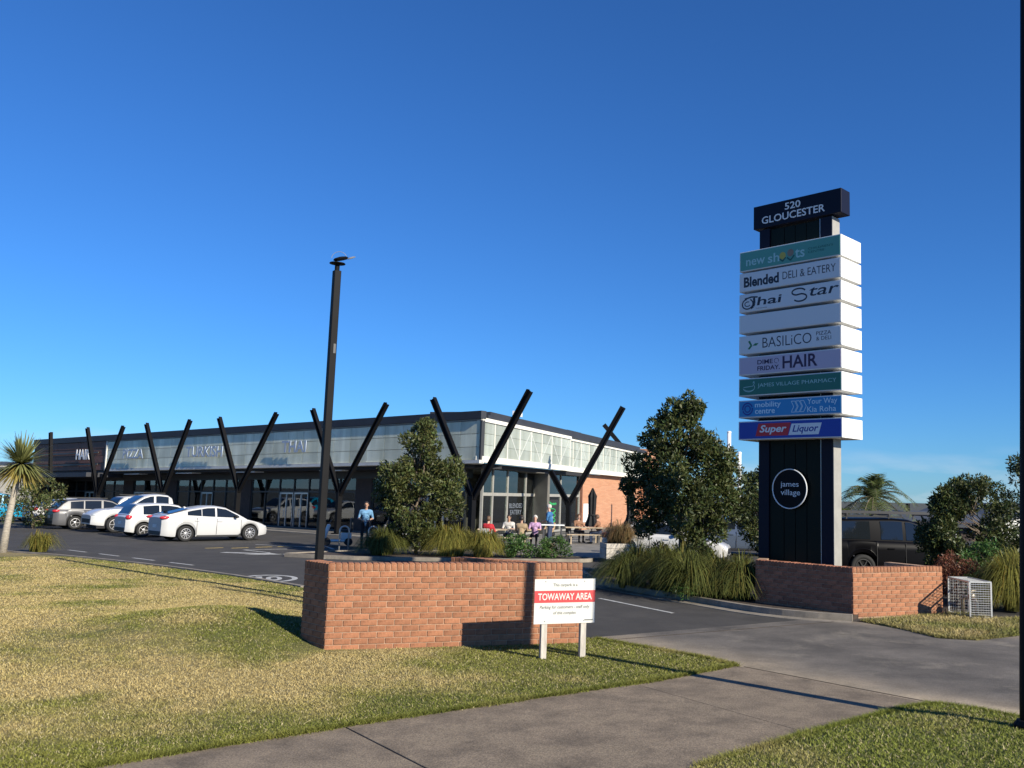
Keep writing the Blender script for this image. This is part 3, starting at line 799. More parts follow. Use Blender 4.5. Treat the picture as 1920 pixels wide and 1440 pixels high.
# 6 hair
T(5, 'DIME', .52, .94, 5.475, .105, 'ink_purple', bold=.018); T(5, 'FRIDAY.', .52, 1.13, 5.325, .105, 'ink_purple', bold=.018); T(5, 'HAIR', 1.20, 2.10, 5.42, .29, 'ink_purple', bold=.02)
G(5, arc(1.04, 5.475, .06, .055, -30, 290, 12), 'ink_purple', .01)
# 7 pharmacy
T(6, 'JAMES VILLAGE PHARMACY', .53, 2.56, 4.915, .115, 'print_pale', bold=-.004)
G(6, [(.14, 4.90), (.40, 4.92), (.44, 4.985), (.43, 5.03), (.40, 4.99)], 'print_pale', .013); G(6, arc(.29, 4.89, .16, .10, 190, 385, 14), 'print_pale', .013); G(6, arc(.30, 4.86, .13, .05, 185, 350, 10), 'print_pale', .010)
# 8 mobility
G(7, arc(.255, 4.385, .135, .135, 20, 190, 14), 'print_navy', .032); G(7, arc(.255, 4.385, .135, .135, 200, 370, 14), 'print_navy', .032)
G(7, arc(.255, 4.385, .075, .075, 40, 215, 12), 'print_navy', .028); G(7, arc(.255, 4.385, .075, .075, 220, 395, 12), 'print_navy', .028)
T(7, 'mobility', .46, 1.16, 4.455, .16, 'print_ice', bold=.014); T(7, 'centre', .46, 1.00, 4.315, .11, 'print_ice', bold=.014)
for k in range(3):
    x = 1.43 + k * .115
    G(7, [(x, 4.51), (x + .09, 4.51), (x + .155, 4.385), (x + .09, 4.26), (x, 4.26), (x + .065, 4.385)], 'print_ice', .013, True)
T(7, 'Your Way', 1.84, 2.58, 4.465, .16, 'print_ice', bold=.006); T(7, 'Kia Roha', 1.84, 2.55, 4.305, .125, 'print_ice', bold=.006)
# 9 super liquor
S(8, [(.48, 3.74), (1.34, 3.74), (1.42, 4.03), (.56, 4.03)], 'print_red'); S(8, [(1.36, 3.745), (2.12, 3.745), (2.20, 4.00), (1.44, 4.00)], 'print_white')
text('Super', 'lettering', 'print_white', frame((X(.95), FY - .0005, 3.88), (1, 0, 0)), .72, .22, pan[8], .0015, bold=.025, shear=.25)
text('Liquor', 'lettering', 'print_navy', frame((X(1.79), FY - .0005, 3.865), (1, 0, 0)), .66, .20, pan[8], .0015, bold=.018, shear=.25)
# column
for x0, x1 in ((-2.33, -2.05), (-.68, -.40)): MB().box(((x0 + x1) / 2, .50, 4.40), (x1 - x0, .36, 8.72)).build('column_post', 'navy_metal', py)
MB().box((-.392, .50, 4.40), (.014, .34, 8.71)).build('column_side_plate', 'grey_metal', py)
ws = (-2.045, -1.66, -1.365, -1.07, -.685)
for a, b in zip(ws[:-1], ws[1:]): MB().box(((a + b) / 2, .50, 4.39), (b - a - .012, .30, 8.70)).build('column_panel', 'column_green', py, bevel=.01)
MB().box((-.70, .335, 4.4), (.012, .02, 8.70)).build('trim_strip', 'alu', py)
hb = MB().box((-1.315, .50, 9.085), (2.35, .42, .57)).build('header_box', 'navy_metal', py, bevel=.01)
text('520', 'lettering', 'print_white', frame((-1.40, .288, 9.215), (1, 0, 0)), .42, .17, hb, .004, .012)
text('GLOUCESTER', 'lettering', 'print_white', frame((-1.40, .288, 8.985), (1, 0, 0)), 1.70, .18, hb, .004, .012)
rx = Matrix.Rotation(R(90), 3, 'X')
rn = MB().lathe([(.46, 0), (.46, .07), (.45, .075)], 48, (-1.47, .35, 2.54), rx).build('roundel', 'black_steel', py)
mb = MB(); n = 56
for k in range(n):
    pass
mb.tube([(-1.47 + .445 * math.cos(2 * math.pi * k / n), .268, 2.54 + .445 * math.sin(2 * math.pi * k / n)) for k in range(n + 1)], .013, 6, cap=False)
mb.build('white_ring', 'print_white', rn)
text('james', 'lettering', 'print_white', frame((-1.47, .272, 2.625), (1, 0, 0)), .47, .15, rn, .003)
text('village', 'lettering', 'print_white', frame((-1.45, .272, 2.44), (1, 0, 0)), .50, .165, rn, .003)

# ================================================================== WIRE CAGE
mat('galv', (.50, .50, .48), .45, metal=.6, vary=.15, scale=6); mat('brass', (.35, .30, .22), .4, metal=.6)
cg = thing('valve_cage', 'galvanised wire cage over a water valve on the verge', 'cage', (7.42, 18.44, .02), R(2))
W_, D_, H_ = .43, 1.05, .73
fr = MB()
for x in (-W_ / 2, W_ / 2):
    for y in (0, D_): fr.bar((x, y, 0), (x, y, H_), .03, .03)
    for z in (.015, H_): fr.bar((x, 0, z), (x, D_, z), .03, .03)
for y in (0, D_):
    for z in (.015, H_): fr.bar((-W_ / 2, y, z), (W_ / 2, y, z), .03, .03)
fr.build('frame', 'galv', cg)
def mesh_side(a, b, up, nu, nv):
    a, b, up = Vector(a), Vector(b), Vector(up); m_ = MB()
    for k in range(1, nu): p = a + (b - a) * k / nu; m_.bar(p, p + up, .004, .004)
    for k in range(1, nv): q = up * k / nv; m_.bar(a + q, b + q, .006, .006)
    o = m_.build('wire_mesh', 'galv', cg); return o
for k in range(1, 16): MB().box((0, 0, k * H_ / 16), (W_ - .03, .062, .006)).build('slat', 'galv', cg)
mesh_side((-W_ / 2, D_, 0), (W_ / 2, D_, 0), (0, 0, H_), 4, 12)
mesh_side((-W_ / 2, 0, 0), (-W_ / 2, D_, 0), (0, 0, H_), 9, 10)
mesh_side((W_ / 2, 0, 0), (W_ / 2, D_, 0), (0, 0, H_), 9, 10)
mesh_side((-W_ / 2, 0, H_), (W_ / 2, 0, H_), (0, D_, 0), 4, 12)
vv = tag(MB().tube([(0, .2, -.05), (0, .2, .28), (0, .28, .36), (0, .85, .36), (0, .93, .28), (0, .93, -.05)], .035, 10).lathe([(.03, 0), (.07, .03), (.07, .10), (.03, .13)], 12, (0, .45, .34)).tube([(-.1, .45, .52), (.1, .45, .52)], .012, 6).tube([(0, .45, .44), (0, .45, .52)], .014, 6).build('water_valve', 'brass', smooth=True), 'bent metal water pipe with valve inside the wire cage', 'water valve')
vv.location = (7.42, 18.44, .02)

# ================================================================== SHOPPING CENTRE BUILDING
mat('brace_paint', (.50, .52, .48), .5)
mat('band_inner', (.16, .18, .17), .8)
panel_mat('sheet_grey', (.84, .85, .68), .06)
panel_mat('sheet_bright', (.56, .61, .56), .42)
glass_mat('shop_glass', (.80, .84, .80), .05, .015, .80)
mat('cladding_brown', (.17, .07, .042), .6, vary=.2, scale=2, rnd=.12)
mat('dark_pier', (.055, .035, .03), .7, vary=.2, scale=4)
mat('roof_dark', (.030, .032, .040), .6, vary=.15, scale=1)
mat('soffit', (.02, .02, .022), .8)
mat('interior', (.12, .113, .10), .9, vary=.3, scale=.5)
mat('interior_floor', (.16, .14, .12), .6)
mat('blind_olive', (.48, .40, .14), .8, vary=.3, scale=1.5)
mat('fascia_white', (.78, .75, .66), .5, vary=.06)
mat('letter_pale', (.42, .49, .60), .4); mat('letter_faint', (.16, .18, .21), .5)
mat('letter_white', (.80, .80, .80), .4)
mat('poster_orange', (.55, .13, .05), .5); mat('poster_white', (.62, .64, .66), .5); mat('poster_teal', (.06, .30, .30), .5, vary=.5, scale=3); mat('poster_blue', (.04, .10, .30), .5, vary=.6, scale=3)
# brick seen from far: courses too fine to build
def far_brick(name):
    m = bpy.data.materials.new(name); m.use_nodes = True; t = m.node_tree; b = t.nodes['Principled BSDF']; b.inputs['Roughness'].default_value = .85
    tcn = t.nodes.new('ShaderNodeTexCoord'); mpn = t.nodes.new('ShaderNodeMapping'); t.links.new(tcn.outputs['Object'], mpn.inputs[0])
    mpn.inputs['Rotation'].default_value = (R(90), 0, 0)
    br = t.nodes.new('ShaderNodeTexBrick'); br.inputs['Scale'].default_value = 1; br.inputs['Brick Width'].default_value = .24; br.inputs['Row Height'].default_value = .086
    br.inputs['Mortar Size'].default_value = .008; br.inputs['Color1'].default_value = (.46, .21, .11, 1); br.inputs['Color2'].default_value = (.54, .27, .15, 1); br.inputs['Mortar'].default_value = (.36, .22, .15, 1)
    t.links.new(mpn.outputs[0], br.inputs['Vector']); t.links.new(br.outputs[0], b.inputs['Base Color'])
    bp = t.nodes.new('ShaderNodeBump'); bp.inputs['Strength'].default_value = .6; bp.inputs['Distance'].default_value = .01; bp.invert = True
    t.links.new(br.outputs['Fac'], bp.inputs['Height']); t.links.new(bp.outputs[0], b.inputs['Normal']); MATS[name] = m
far_brick('far_brick')

BASE = Vector((-6.07, 42.0, 0))
bld = thing('shopping_building', 'single storey row of shops with glazed upper band and black V columns', 'building', BASE)
LU = Vector((-.8223, .5690, 0)); LN = Vector((-.5690, -.8223, 0)); RU = Vector((.273, .962, 0)).normalized(); RN = Vector((RU.y, -RU.x, 0))
TILT = -.0158
def LP(t, out, z): return LU * t + LN * out + Vector((0, 0, z + TILT * t))
def RP(t, out, z): return RU * t + RN * out + Vector((0, 0, z))
def slab(mb, fn, t0, t1, o0, o1, z0, z1):
    vs = [fn(t, o, z) for t in (t0, t1) for o in (o0, o1) for z in (z0, z1)]
    return mb.add(vs, [(0, 1, 3, 2), (4, 6, 7, 5), (0, 4, 5, 1), (2, 3, 7, 6), (0, 2, 6, 4), (1, 5, 7, 3)])
def part(fn, t0, t1, o0, o1, z0, z1, name, m, parent=bld, bevel=0): return slab(MB(), fn, t0, t1, o0, o1, z0, z1).build(name, m, parent, bevel=bevel)

# --- left wing: glazed band
part(LP, .35, 34.0, -.55, -.25, 3.60, 5.70, 'band_backing', 'off_white')
NB = 26; pt = 34.0 / NB
for i in range(NB):
    for j in range(3):
        a = i * pt + .012; b = (i + 1) * pt - .012; z0 = 3.79 + j * .605; z1 = z0 + .585
        part(LP, a, b, -.03 - .004 * ((i + j) % 2), .0, z0, z1, 'glass_panel', 'sheet_grey')
fr = MB()
for i in range(0, NB + 1, 2): slab(fr, LP, i * pt - .03, i * pt + .03, -.14, -.035, 3.75, 5.62)
fr.build('band_studs', 'off_white', bld)
part(LP, -.02, 34.05, -.24, .06, 3.62, 3.775, 'band_sill', 'off_white'); part(LP, -.02, 34.05, -.10, .03, 5.61, 5.67, 'band_head', 'grey_metal')
part(LP, -.04, .06, -.2, .02, 3.78, 5.61, 'corner_trim', 'dark_alu')
part(LP, 33.98, 34.1, -.4, .05, 3.7, 5.66, 'end_trim', 'off_white')
part(LP, -.05, 44.6, -.25, .10, 5.68, 6.05, 'parapet', 'roof_dark')
# --- brown clad section
for j in range(4):
    for i in range(3):
        a = 34.12 + i * 3.48; part(LP, a, a + 3.46, -.10, .0 + .02 * (j % 2), 3.72 + j * .49, 4.19 + j * .49, 'cladding_panel', 'cladding_brown')
part(LP, 34.12, 44.5, -.6, -.11, 3.3, 5.67, 'cladding_wall', 'dark_pier')
part(LP, 33.6, 44.6, -1.0, 1.4, 3.22, 3.50, 'canopy', 'roof_dark')
part(LP, 35.0, 44.5, .03, .10, 4.06, 4.16, 'trim_rail', 'dark_alu'); part(LP, 35.0, 44.5, .03, .10, 4.86, 4.96, 'trim_rail', 'dark_alu')
lf = lambda t, z, out=.16: frame(LP(t, out, z), -LU, (0, 0, 1))
for s, t, z, wd, hh, m in (('PIZZA', 30.3, 4.70, 2.5, .60, 'letter_pale'), ('TURKISH', 22.2, 4.66, 3.8, .64, 'letter_pale'), ('THAI', 13.6, 4.74, 2.1, .64, 'letter_pale'), ('HAIR', 36.9, 4.80, 1.9, .70, 'letter_white')):
    text(s, 'shop_lettering', m, lf(t, z), wd, hh, bld, .03, .02)
# --- soffit, shopfronts
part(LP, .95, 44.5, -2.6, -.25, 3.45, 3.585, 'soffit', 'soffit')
for t in (31.2, 25.0, 18.6, 11.0, 5.0): part(LP, t - .9, t + .9, -.9, -.3, 3.40, 3.447, 'soffit_light', 'letter_white')
part(LP, 3.0, 44.5, -2.75, -2.45, 3.05, 3.45, 'shopfront_head', 'dark_alu')
nbay = 30; t0, t1 = 3.2, 44.4; bw = (t1 - t0) / nbay
doors = {1, 9, 10, 16, 22, 27}; piers = {5, 13, 19, 23, 26}
frm = MB()
for i in range(nbay):
    a = t0 + i * bw; b = a + bw
    slab(frm, LP, a - .035, a + .035, -2.56, -2.44, .0, 3.05)
    if i in piers:
        part(LP, a + .04, b - .04, -2.7, -2.40, .0, 3.05, 'pier', 'dark_pier'); continue
    slab(frm, LP, a, b, -2.55, -2.45, 2.28, 2.36)
    if i not in doors: slab(frm, LP, a, b, -2.55, -2.45, .02, .16)
    part(LP, a + .036, b - .036, -2.51, -2.495, 2.362, 3.048, 'window_pane', 'shop_glass')
    if i in doors:
        d = part(LP, a + .04, b - .04, -2.505, -2.49, .05, 2.24, 'door', 'shop_glass')
        df = MB()
        for q in (a + .07, (a + b) / 2, b - .07): slab(df, LP, q - .035, q + .035, -2.54, -2.46, .03, 2.27)
        slab(df, LP, a + .04, b - .04, -2.54, -2.46, 2.19, 2.275); slab(df, LP, a + .04, b - .04, -2.54, -2.46, .03, .16)
        df.build('door_frame', 'alu', d)
        MB().tube([LP((a + b) / 2 + .12, -2.42, .85), LP((a + b) / 2 + .12, -2.42, 1.35)], .018, 6).build('handle', 'alu', d)
    else:
        part(LP, a + .036, b - .036, -2.51, -2.495, .162, 2.278, 'window_pane', 'shop_glass')
frm.build('shopfront_frame', 'dark_alu', bld)
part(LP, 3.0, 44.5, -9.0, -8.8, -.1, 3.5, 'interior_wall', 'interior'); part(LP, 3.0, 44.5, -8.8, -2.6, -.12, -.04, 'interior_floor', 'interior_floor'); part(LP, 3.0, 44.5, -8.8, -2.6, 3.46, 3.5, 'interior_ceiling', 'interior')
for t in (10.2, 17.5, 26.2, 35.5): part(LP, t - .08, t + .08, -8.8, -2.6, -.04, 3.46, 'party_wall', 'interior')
for t, wd, zz, hh, m in ((34.3, 1.1, 2.62, .52, 'poster_orange'), (29.3, 1.7, 2.68, .6, 'poster_white'), (20.6, .9, 1.3, .8, 'poster_teal'), (19.4, 1.1, .95, 1.2, 'poster_blue'), (17.8, 1.2, 2.7, .4, 'poster_teal'), (15.0, .8, 1.1, .9, 'poster_white'), (24.6, .6, 1.2, .6, 'poster_white'),
                         (27.2, 1.2, 2.7, .6, 'blind_olive'), (32.5, 1.1, 2.7, .6, 'blind_olive'), (22.9, 1.2, 2.7, .6, 'blind_olive'), (38.0, 1.2, 2.4, 1.2, 'blind_olive'), (40.6, 1.0, 2.3, 1.2, 'blind_olive'), (8.3, 2.4, 2.7, .6, 'blind_olive'), (12.6, 2.6, 2.7, .6, 'blind_olive'), (42.0, .9, 1.2, 1.0, 'poster_white'), (37.2, .7, 1.0, .8, 'poster_white'), (39.6, .7, 1.0, .8, 'poster_white')):
    part(LP, t - wd / 2, t + wd / 2, -2.60, -2.57, zz - hh / 2, zz + hh / 2, 'window_poster', m)

part(LP, 44.42, 44.62, -9.0, -.12, -.3, 5.6, 'end_wall', 'dark_pier')
# --- right wing: glazed box with white trusses
segs = ((0.0, 13.1, 0.0, 8), (13.1, 33.0, -.35, 12))
for a0, a1, off, nc in segs:
    part(RP, a0 + .30, a1, off - .60, off - .35, 3.75, 5.72, 'band_backing', 'band_inner')
    st = (a1 - a0) / nc
    for i in range(nc):
        for j in range(3):
            a = a0 + i * st + .02; b = a0 + (i + 1) * st - .02; z0 = 3.97 + j * .535
            part(RP, a, b, off - .03 - .004 * ((i + j) % 2), off, z0, z0 + .52, 'glass_panel', 'sheet_bright')
    for i in range(nc + 1): part(RP, a0 + i * st - .035 + (.1 if i == 0 else 0), a0 + i * st + .035 + (.1 if i == 0 else 0), off - .13, off + .008, 3.96, 5.56, 'mullion', 'fascia_white')
    part(RP, a0 + .06, a1 + .02, off - .25, off + .10, 3.67, 3.955, 'bottom_beam', 'fascia_white'); part(RP, a0 + .06, a1 + .02, off - .25, off + .07, 5.565, 5.74, 'top_beam', 'fascia_white')
    k = 0; t = a0 + st
    while t + 1.6 < a1:
        zA, zB = (4.0, 5.52) if k % 2 == 0 else (5.52, 4.0)
        MB().bar(RP(t, off - .03, zA), RP(t + 1.6, off - .03, zB), .07, .062, (RN.x, RN.y, 0)).build('truss_brace', 'brace_paint', bld); t += 1.6; k += 1
part(RP, 1.1, 33.2, -3.2, -.15, 5.745, 5.95, 'roof_edge', 'roof_dark'); part(RP, 2.6, 33.2, -4.0, -.7, 5.95, 6.25, 'roof_step', 'roof_dark'); part(RP, 19, 22, -5.0, -2.2, 6.25, 6.6, 'roof_monitor', 'roof_dark')
part(RP, 5.2, 5.6, -.6, -.2, 6.25, 6.55, 'roof_floodlight', 'letter_white')
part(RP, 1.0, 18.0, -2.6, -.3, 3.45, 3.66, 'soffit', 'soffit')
part(RP, 18.0, 33.0, -1.4, -.72, -.05, 3.66, 'brick_pier_wall', 'far_brick')
part(RP, 17.86, 17.98, -1.3, -.69, -.05, 3.66, 'wall_end_trim', 'cladding_brown')
part(RP, 33.05, 38.0, -4.0, -.2, -.05, 6.1, 'end_brick_wall', 'far_brick')
tm = [2.4, 3.65, 5.6, 8.2, 11.1, 14.1, 17.8]; frm = MB()
for a in tm: slab(frm, RP, a - .05, a + .05, -.96, -.84, .03, 3.45)
slab(frm, RP, 2.4, 17.8, -.95, -.85, 2.12, 2.28); slab(frm, RP, 2.4, 17.8, -.95, -.85, .04, .16)
frm.build('cafe_frame', 'grey_metal', bld)
for a, b in zip(tm[:-1], tm[1:]):
    part(RP, a + .051, b - .051, -.91, -.895, 2.281, 3.449, 'window_pane', 'shop_glass'); part(RP, a + .051, b - .051, -.91, -.895, .161, 2.119, 'window_pane', 'shop_glass')
rf = lambda t, z, out: frame(RP(t, out, z), RU, (0, 0, 1))
text('BLENDED', 'window_lettering', 'letter_faint', rf(6.9, 1.62, -.885), 1.9, .24, bld, .004); text('EATERY', 'window_lettering', 'letter_faint', rf(6.9, 1.28, -.885), 1.6, .24, bld, .004)
gb = part(RP, 11.4, 13.6, -.87, -.84, .3, 1.95, 'chalk_board', 'soffit'); mat('chalk_green', (.03, .42, .12), .6)
text('Open', 'chalk_writing', 'chalk_green', rf(12.5, 1.7, -.835), 1.5, .25, gb, .003, .02, .2)
for k in range(3):
    zc = 1.3 - .28 * k
    MB().tube([RP(12.5 + .6 * math.cos(q), -.83, zc + .12 * math.sin(q)) for q in np.linspace(0, 6.0, 12)], .025, 5).build('chalk_writing', 'chalk_green', gb)
part(RP, 18.2, 19.2, -.70, -.66, .5, 1.7, 'menu_board', 'letter_white')
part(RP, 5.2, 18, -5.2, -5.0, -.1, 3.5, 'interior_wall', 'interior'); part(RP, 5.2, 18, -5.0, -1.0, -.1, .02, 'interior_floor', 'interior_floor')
# roof and floor footpath
rp2 = [(0, 0), tuple((LU * 44.5).xy), tuple((LU * 44.5 - LN * 16).xy), tuple((RU * 38 - RN * 22).xy), tuple((RU * 38).xy)]
def inset(p, c, k): return (p[0] * (1 - k) + c[0] * k, p[1] * (1 - k) + c[1] * k)
ctr = (-12, 26)
mbr = MB(); pr = [inset(p, ctr, .02) for p in rp2]
mbr.add([(p[0], p[1], 5.69 - (.70 if i in (1, 2) else 0)) for i, p in enumerate(pr)] + [(p[0], p[1], 5.5 - (.70 if i in (1, 2) else 0)) for i, p in enumerate(pr)], [tuple(range(5)), tuple(range(5, 10))] + [(k, (k + 1) % 5, 5 + (k + 1) % 5, 5 + k) for k in range(5)])
mbr.build('roof', 'roof_dark', bld)
fpw = MB(); P = [BASE + LU * t + LN * o for t, o in ((-2, 1.6), (44, 1.6), (44, -2.4), (-1, -2.4))]
struct(fpw.prism([p.xy for p in P], -.05, .035).build('shop_footpath', 'paving'))
# --- V columns
def vcol(junction, tops, foot, wdt=.235):
    j = Vector(junction) - BASE; f = Vector(foot) - BASE
    ln = LN if junction[0] < -5 else Vector((-.3, -.95, 0))
    v = MB().bar(f, j + Vector((0, 0, .1)), wdt * .8, .26, tuple(ln)).build('v_column', 'black_steel', bld)
    MB().box((f.x, f.y, .06), (.5, .5, .05)).build('base_plate', 'black_steel', v)
    for t in tops:
        t = Vector(t) - BASE; mb = MB(); d = (t - j).normalized(); side = d.cross(ln).normalized()
        mb.bar(j - d * .1, t, wdt * .42, .045, tuple(ln))         # web
        for s in (-1, 1):
            mb.bar(j - d * .1 + side * (s * wdt * .42), t + side * (s * wdt * .42), .04, .19, tuple(ln))
        mb.bar(j - d * .1, t, wdt * .8, .03, tuple(ln))
        mb.build('arm', 'black_steel', v)
vcol((-39.0, 63.6, 2.0), [(-39.55, 63.95, 5.75)], (-38.9, 63.5, -.6))
vcol((-33.54, 59.81, 1.5), [(-35.30, 61.0, 5.95), (-31.5, 58.43, 5.95)], (-33.54, 59.81, -.6))
vcol((-27.11, 55.36, 1.70), [(-29.2, 56.8, 6.05), (-25.2, 54.07, 6.15)], (-27.11, 55.36, -.6))
vcol((-20.77, 50.96, 2.0), [(-22.7, 52.26, 6.2), (-18.3, 49.29, 6.3)], (-20.77, 50.96, -.6))
vcol((-13.66, 46.04, 2.0), [(-15.75, 47.45, 6.4), (-11.1, 44.32, 6.5)], (-13.66, 46.04, -.3))
vcol((-6.17, 40.86, 2.0), [(-8.45, 42.38, 6.6), (-3.62, 39.14, 6.72)], (-6.17, 40.86, -.1), .27)
vcol((-2.20, 48.0, 1.75), [(-3.22, 48.3, 3.50), (.55, 47.9, 6.95)], (-2.15, 48.0, -.1), .28)
MB().bar(Vector((-.66, 70, 7.70)) - BASE, Vector((1.1, 70.1, 5.7)) - BASE, .32, .2, (0, -1, 0)).build('roof_strut', 'black_steel', bld)

# ================================================================== CARS
glass_mat('car_glass', (.30, .36, .36), .04, .01, .75)
def paint(name, c, metal=0.0, rough=.28): return mat(name, c, rough, metal=metal, coat=.6, spec=.5)
paint('paint_white', (.56, .56, .55)); paint('paint_pearl', (.50, .50, .495)); mat('paint_silver', (.11, .11, .115), .45, metal=.3, coat=.25); paint('paint_cyan', (.0, .27, .47)); paint('paint_navy', (.02, .03, .06)); mat('paint_black', (.003, .003, .004), .35, spec=.12); paint('paint_grey', (.10, .13, .18), .3)
mat('trim_black', (.015, .015, .016), .6); mat('cabin_dark', (.02, .02, .022), .9); mat('tail_red', (.45, .02, .03), .25, coat=.5); mat('lamp_clear', (.65, .68, .70), .15, metal=.3); mat('plate_white', (.72, .72, .70), .5); mat('rim_alloy', (.42, .42, .43), .35, metal=.7)
def interp(pts, x):
    xs = [p[0] for p in pts]; return float(np.interp(x, xs, [p[1] for p in pts]))
def make_car(name, label, loc, heading, spec, pm, group, rim='rim_alloy'):
    """x forward from rear bumper (0) to nose (L); loc is the point under the middle of the rear axle"""
    L, W, H, r = spec['L'], spec['W'], spec['H'], spec.get('r', .32)
    ra, fa = spec['ra'], spec['fa']
    belt, roof = spec['belt'], spec['roof']
    zb0 = spec.get('clear', .20)
    t = thing(name, label, 'car', (loc[0], loc[1], -.018), heading, group)
    hw = W / 2
    def width(x):
        s = (x / L) * 2 - 1
        return hw * (1 - .10 * abs(s) ** 5 - (.05 * max(0, s) ** 3))
    def zbot(x):
        z = zb0 + .05 * max(0, 1 - x / .35) + .06 * max(0, 1 - (L - x) / .4)
        for c in (ra, fa):
            d = abs(x - c); A = r + .075
            if d < A: z = max(z, r + math.sqrt(A * A - d * d) - .01)
        return z
    xs = sorted(set([0, .04, .12, .25] + [L - v for v in (0, .04, .12, .26)] + [i * L / 22 for i in range(1, 22)] + [c + (r + .075) * math.cos(a) for c in (ra, fa) for a in np.linspace(0, math.pi, 13)]))
    xs = [x for x in xs if 0 <= x <= L]
    mb = MB(); rows = []
    for x in xs:
        e = 1.0
        pin = 0
        if x < .25: pin = (1 - x / .25)
        if x > L - .26: pin = (1 - (L - x) / .26)
        w_ = width(x) * (1 - .13 * pin ** 2); zt = interp(belt, x) - .05 * pin ** 2; zb = zbot(x)
        h = zt - zb; zm = max(zb + .01, .62)
        pr = [(w_ * .93, zb), (w_ * .985, zb + min(.12, h * .3)), (w_ * .975, max(zb + .33 * h, min(.50, zb + .5 * h))), (w_, zb + .68 * h), (w_ * .975, zt - .10 * h), (w_ * .90, zt - .01), (w_ * .55, zt + .02), (0, zt + .028)]
        ring = [(x - ra, y, z) for y, z in pr] + [(x - ra, -y, z) for y, z in reversed(pr[:-1])]
        rows.append(ring)
    n = len(rows[0])
    for rg in rows: mb.v += rg
    for i in range(len(rows) - 1):
        for k in range(n - 1): mb.f.append((i * n + k, i * n + k + 1, (i + 1) * n + k + 1, (i + 1) * n + k)); mb.mi.append(0)
    mb.f.append(tuple(range(n))); mb.mi.append(0); mb.f.append(tuple((len(rows) - 1) * n + k for k in range(n))); mb.mi.append(0)
    # greenhouse
    gx0, gx1 = roof[0][0], roof[-1][0]
    zr = lambda x: interp(roof, x)
    def gw(x, k):      # half width at fraction k between belt and roof
        zb_ = interp(belt, x); f = max(0, (zr(x) - zb_)) / (H - .9)
        return width(x) * (.90 - .19 * min(1, f) * k)
    gxs = sorted(set([p[0] for p in roof] + list(np.linspace(gx0, gx1, 26)))); rows = []; o = len(mb.v)
    for x in gxs:
        z = zr(x); zb_ = interp(belt, x) - .03; dz = max(z - zb_, .01)
        pr = [(gw(x, 0), zb_), (gw(x, .5) + .012, zb_ + dz * .5), (gw(x, .92), zb_ + dz * .90), (gw(x, 1) * .90, z - .012), (gw(x, 1) * .5, z + .008), (0, z + .014)]
        rows.append([(x - ra, y, q) for y, q in pr] + [(x - ra, -y, q) for y, q in reversed(pr[:-1])])
    n = len(rows[0])
    for rg in rows: mb.v += rg
    for i in range(len(rows) - 1):
        for k in range(n - 1): mb.f.append((o + i * n + k, o + i * n + k + 1, o + (i + 1) * n + k + 1, o + (i + 1) * n + k)); mb.mi.append(0)
    body = mb.build('body', pm, t, smooth=True)
    # smooth shading limited by angle
    me = body.data
    bm = bmesh.new(); bm.from_mesh(me)
    for ed in bm.edges:
        if len(ed.link_faces) == 2 and ed.calc_face_angle(0) > R(38): ed.smooth = False
    bm.to_mesh(me); bm.free()
    # side windows
    for side in (1, -1):
        for wx0, wx1 in spec['wins']:
            m_ = MB(); k = 10; q = []
            for i in range(k + 1):
                x = wx0 + (wx1 - wx0) * i / k; zb_ = interp(belt, x); z = zr(x); lo, hi = zb_ + .035, z - .085
                if hi < lo + .01: hi = lo + .01
                row = []
                for f in (0, .5, 1):
                    zz = lo + (hi - lo) * f; kk = (zz - zb_ + .03) / max(z - zb_ + .03, .01)
                    row.append((x - ra, side * (gw(x, kk) + .016), zz))
                q.append(row)
            m_.v = [p for row in q for p in row]
            m_.f = [(i * 3 + j, i * 3 + j + 1, (i + 1) * 3 + j + 1, (i + 1) * 3 + j) for i in range(k) for j in range(2)]; m_.mi = [0] * len(m_.f)
            m_.build('side_window', 'window_black', t, smooth=True)
    def screen(x0, x1, nm):
        m_ = MB(); k = 7; q = []
        for i in range(k + 1):
            x = x0 + (x1 - x0) * i / k; z = zr(x); yw = gw(x, 1) * .86
            q.append([(x - ra, yw * f, z + .024 + .006 * (1 - abs(f))) for f in (-1, -.5, 0, .5, 1)])
        m_.v = [p for row in q for p in row]
        m_.f = [(i * 5 + j, i * 5 + j + 1, (i + 1) * 5 + j + 1, (i + 1) * 5 + j) for i in range(k) for j in range(4)]; m_.mi = [0] * len(m_.f)
        m_.build(nm, 'window_black', t, smooth=True)
    screen(*spec['ws'], 'windscreen')
    screen(*spec['rw'], 'rear_window')
    MB().box((L / 2 - ra, 0, .40), (L - .5, W * .80, .40)).build('underbody', 'cabin_dark', t)
    # wheels
    for cx_ in (0, fa - ra):
        for side in (1, -1):
            y = side * (hw - .115); rot = Matrix.Rotation(R(90) * -side, 3, 'X')
            wh = MB().lathe([(r * .62, -.09), (r * .9, -.105), (r, -.075), (r, .075), (r * .9, .105), (r * .64, .095), (r * .62, .06)], 28, (cx_, y, r), rot).build('wheel', 'rubber', t, smooth=True)
            rm = MB(); rm.lathe([(r * .665, .09), (r * .665, .106), (r * .60, .108), (r * .58, .05)], 28, (cx_, y, r), rot, caps=False); rm.lathe([(.05, .05), (.06, .095), (.04, .10)], 10, (cx_, y, r), rot)
            for k in range(spec.get('spokes', 10)):
                a = 2 * math.pi * k / spec.get('spokes', 10); dr = Vector((math.cos(a), 0, math.sin(a)))
                c0 = Vector((cx_, y + side * .085, r)); rm.bar(c0 + dr * .04, c0 + dr * r * .62, .030, .02, (0, side, 0))
            rm.build('rim', rim, wh)
    # lamps, handles, mirrors, plates, trims
    bz = interp(belt, .1); fz = interp(belt, L - .2)
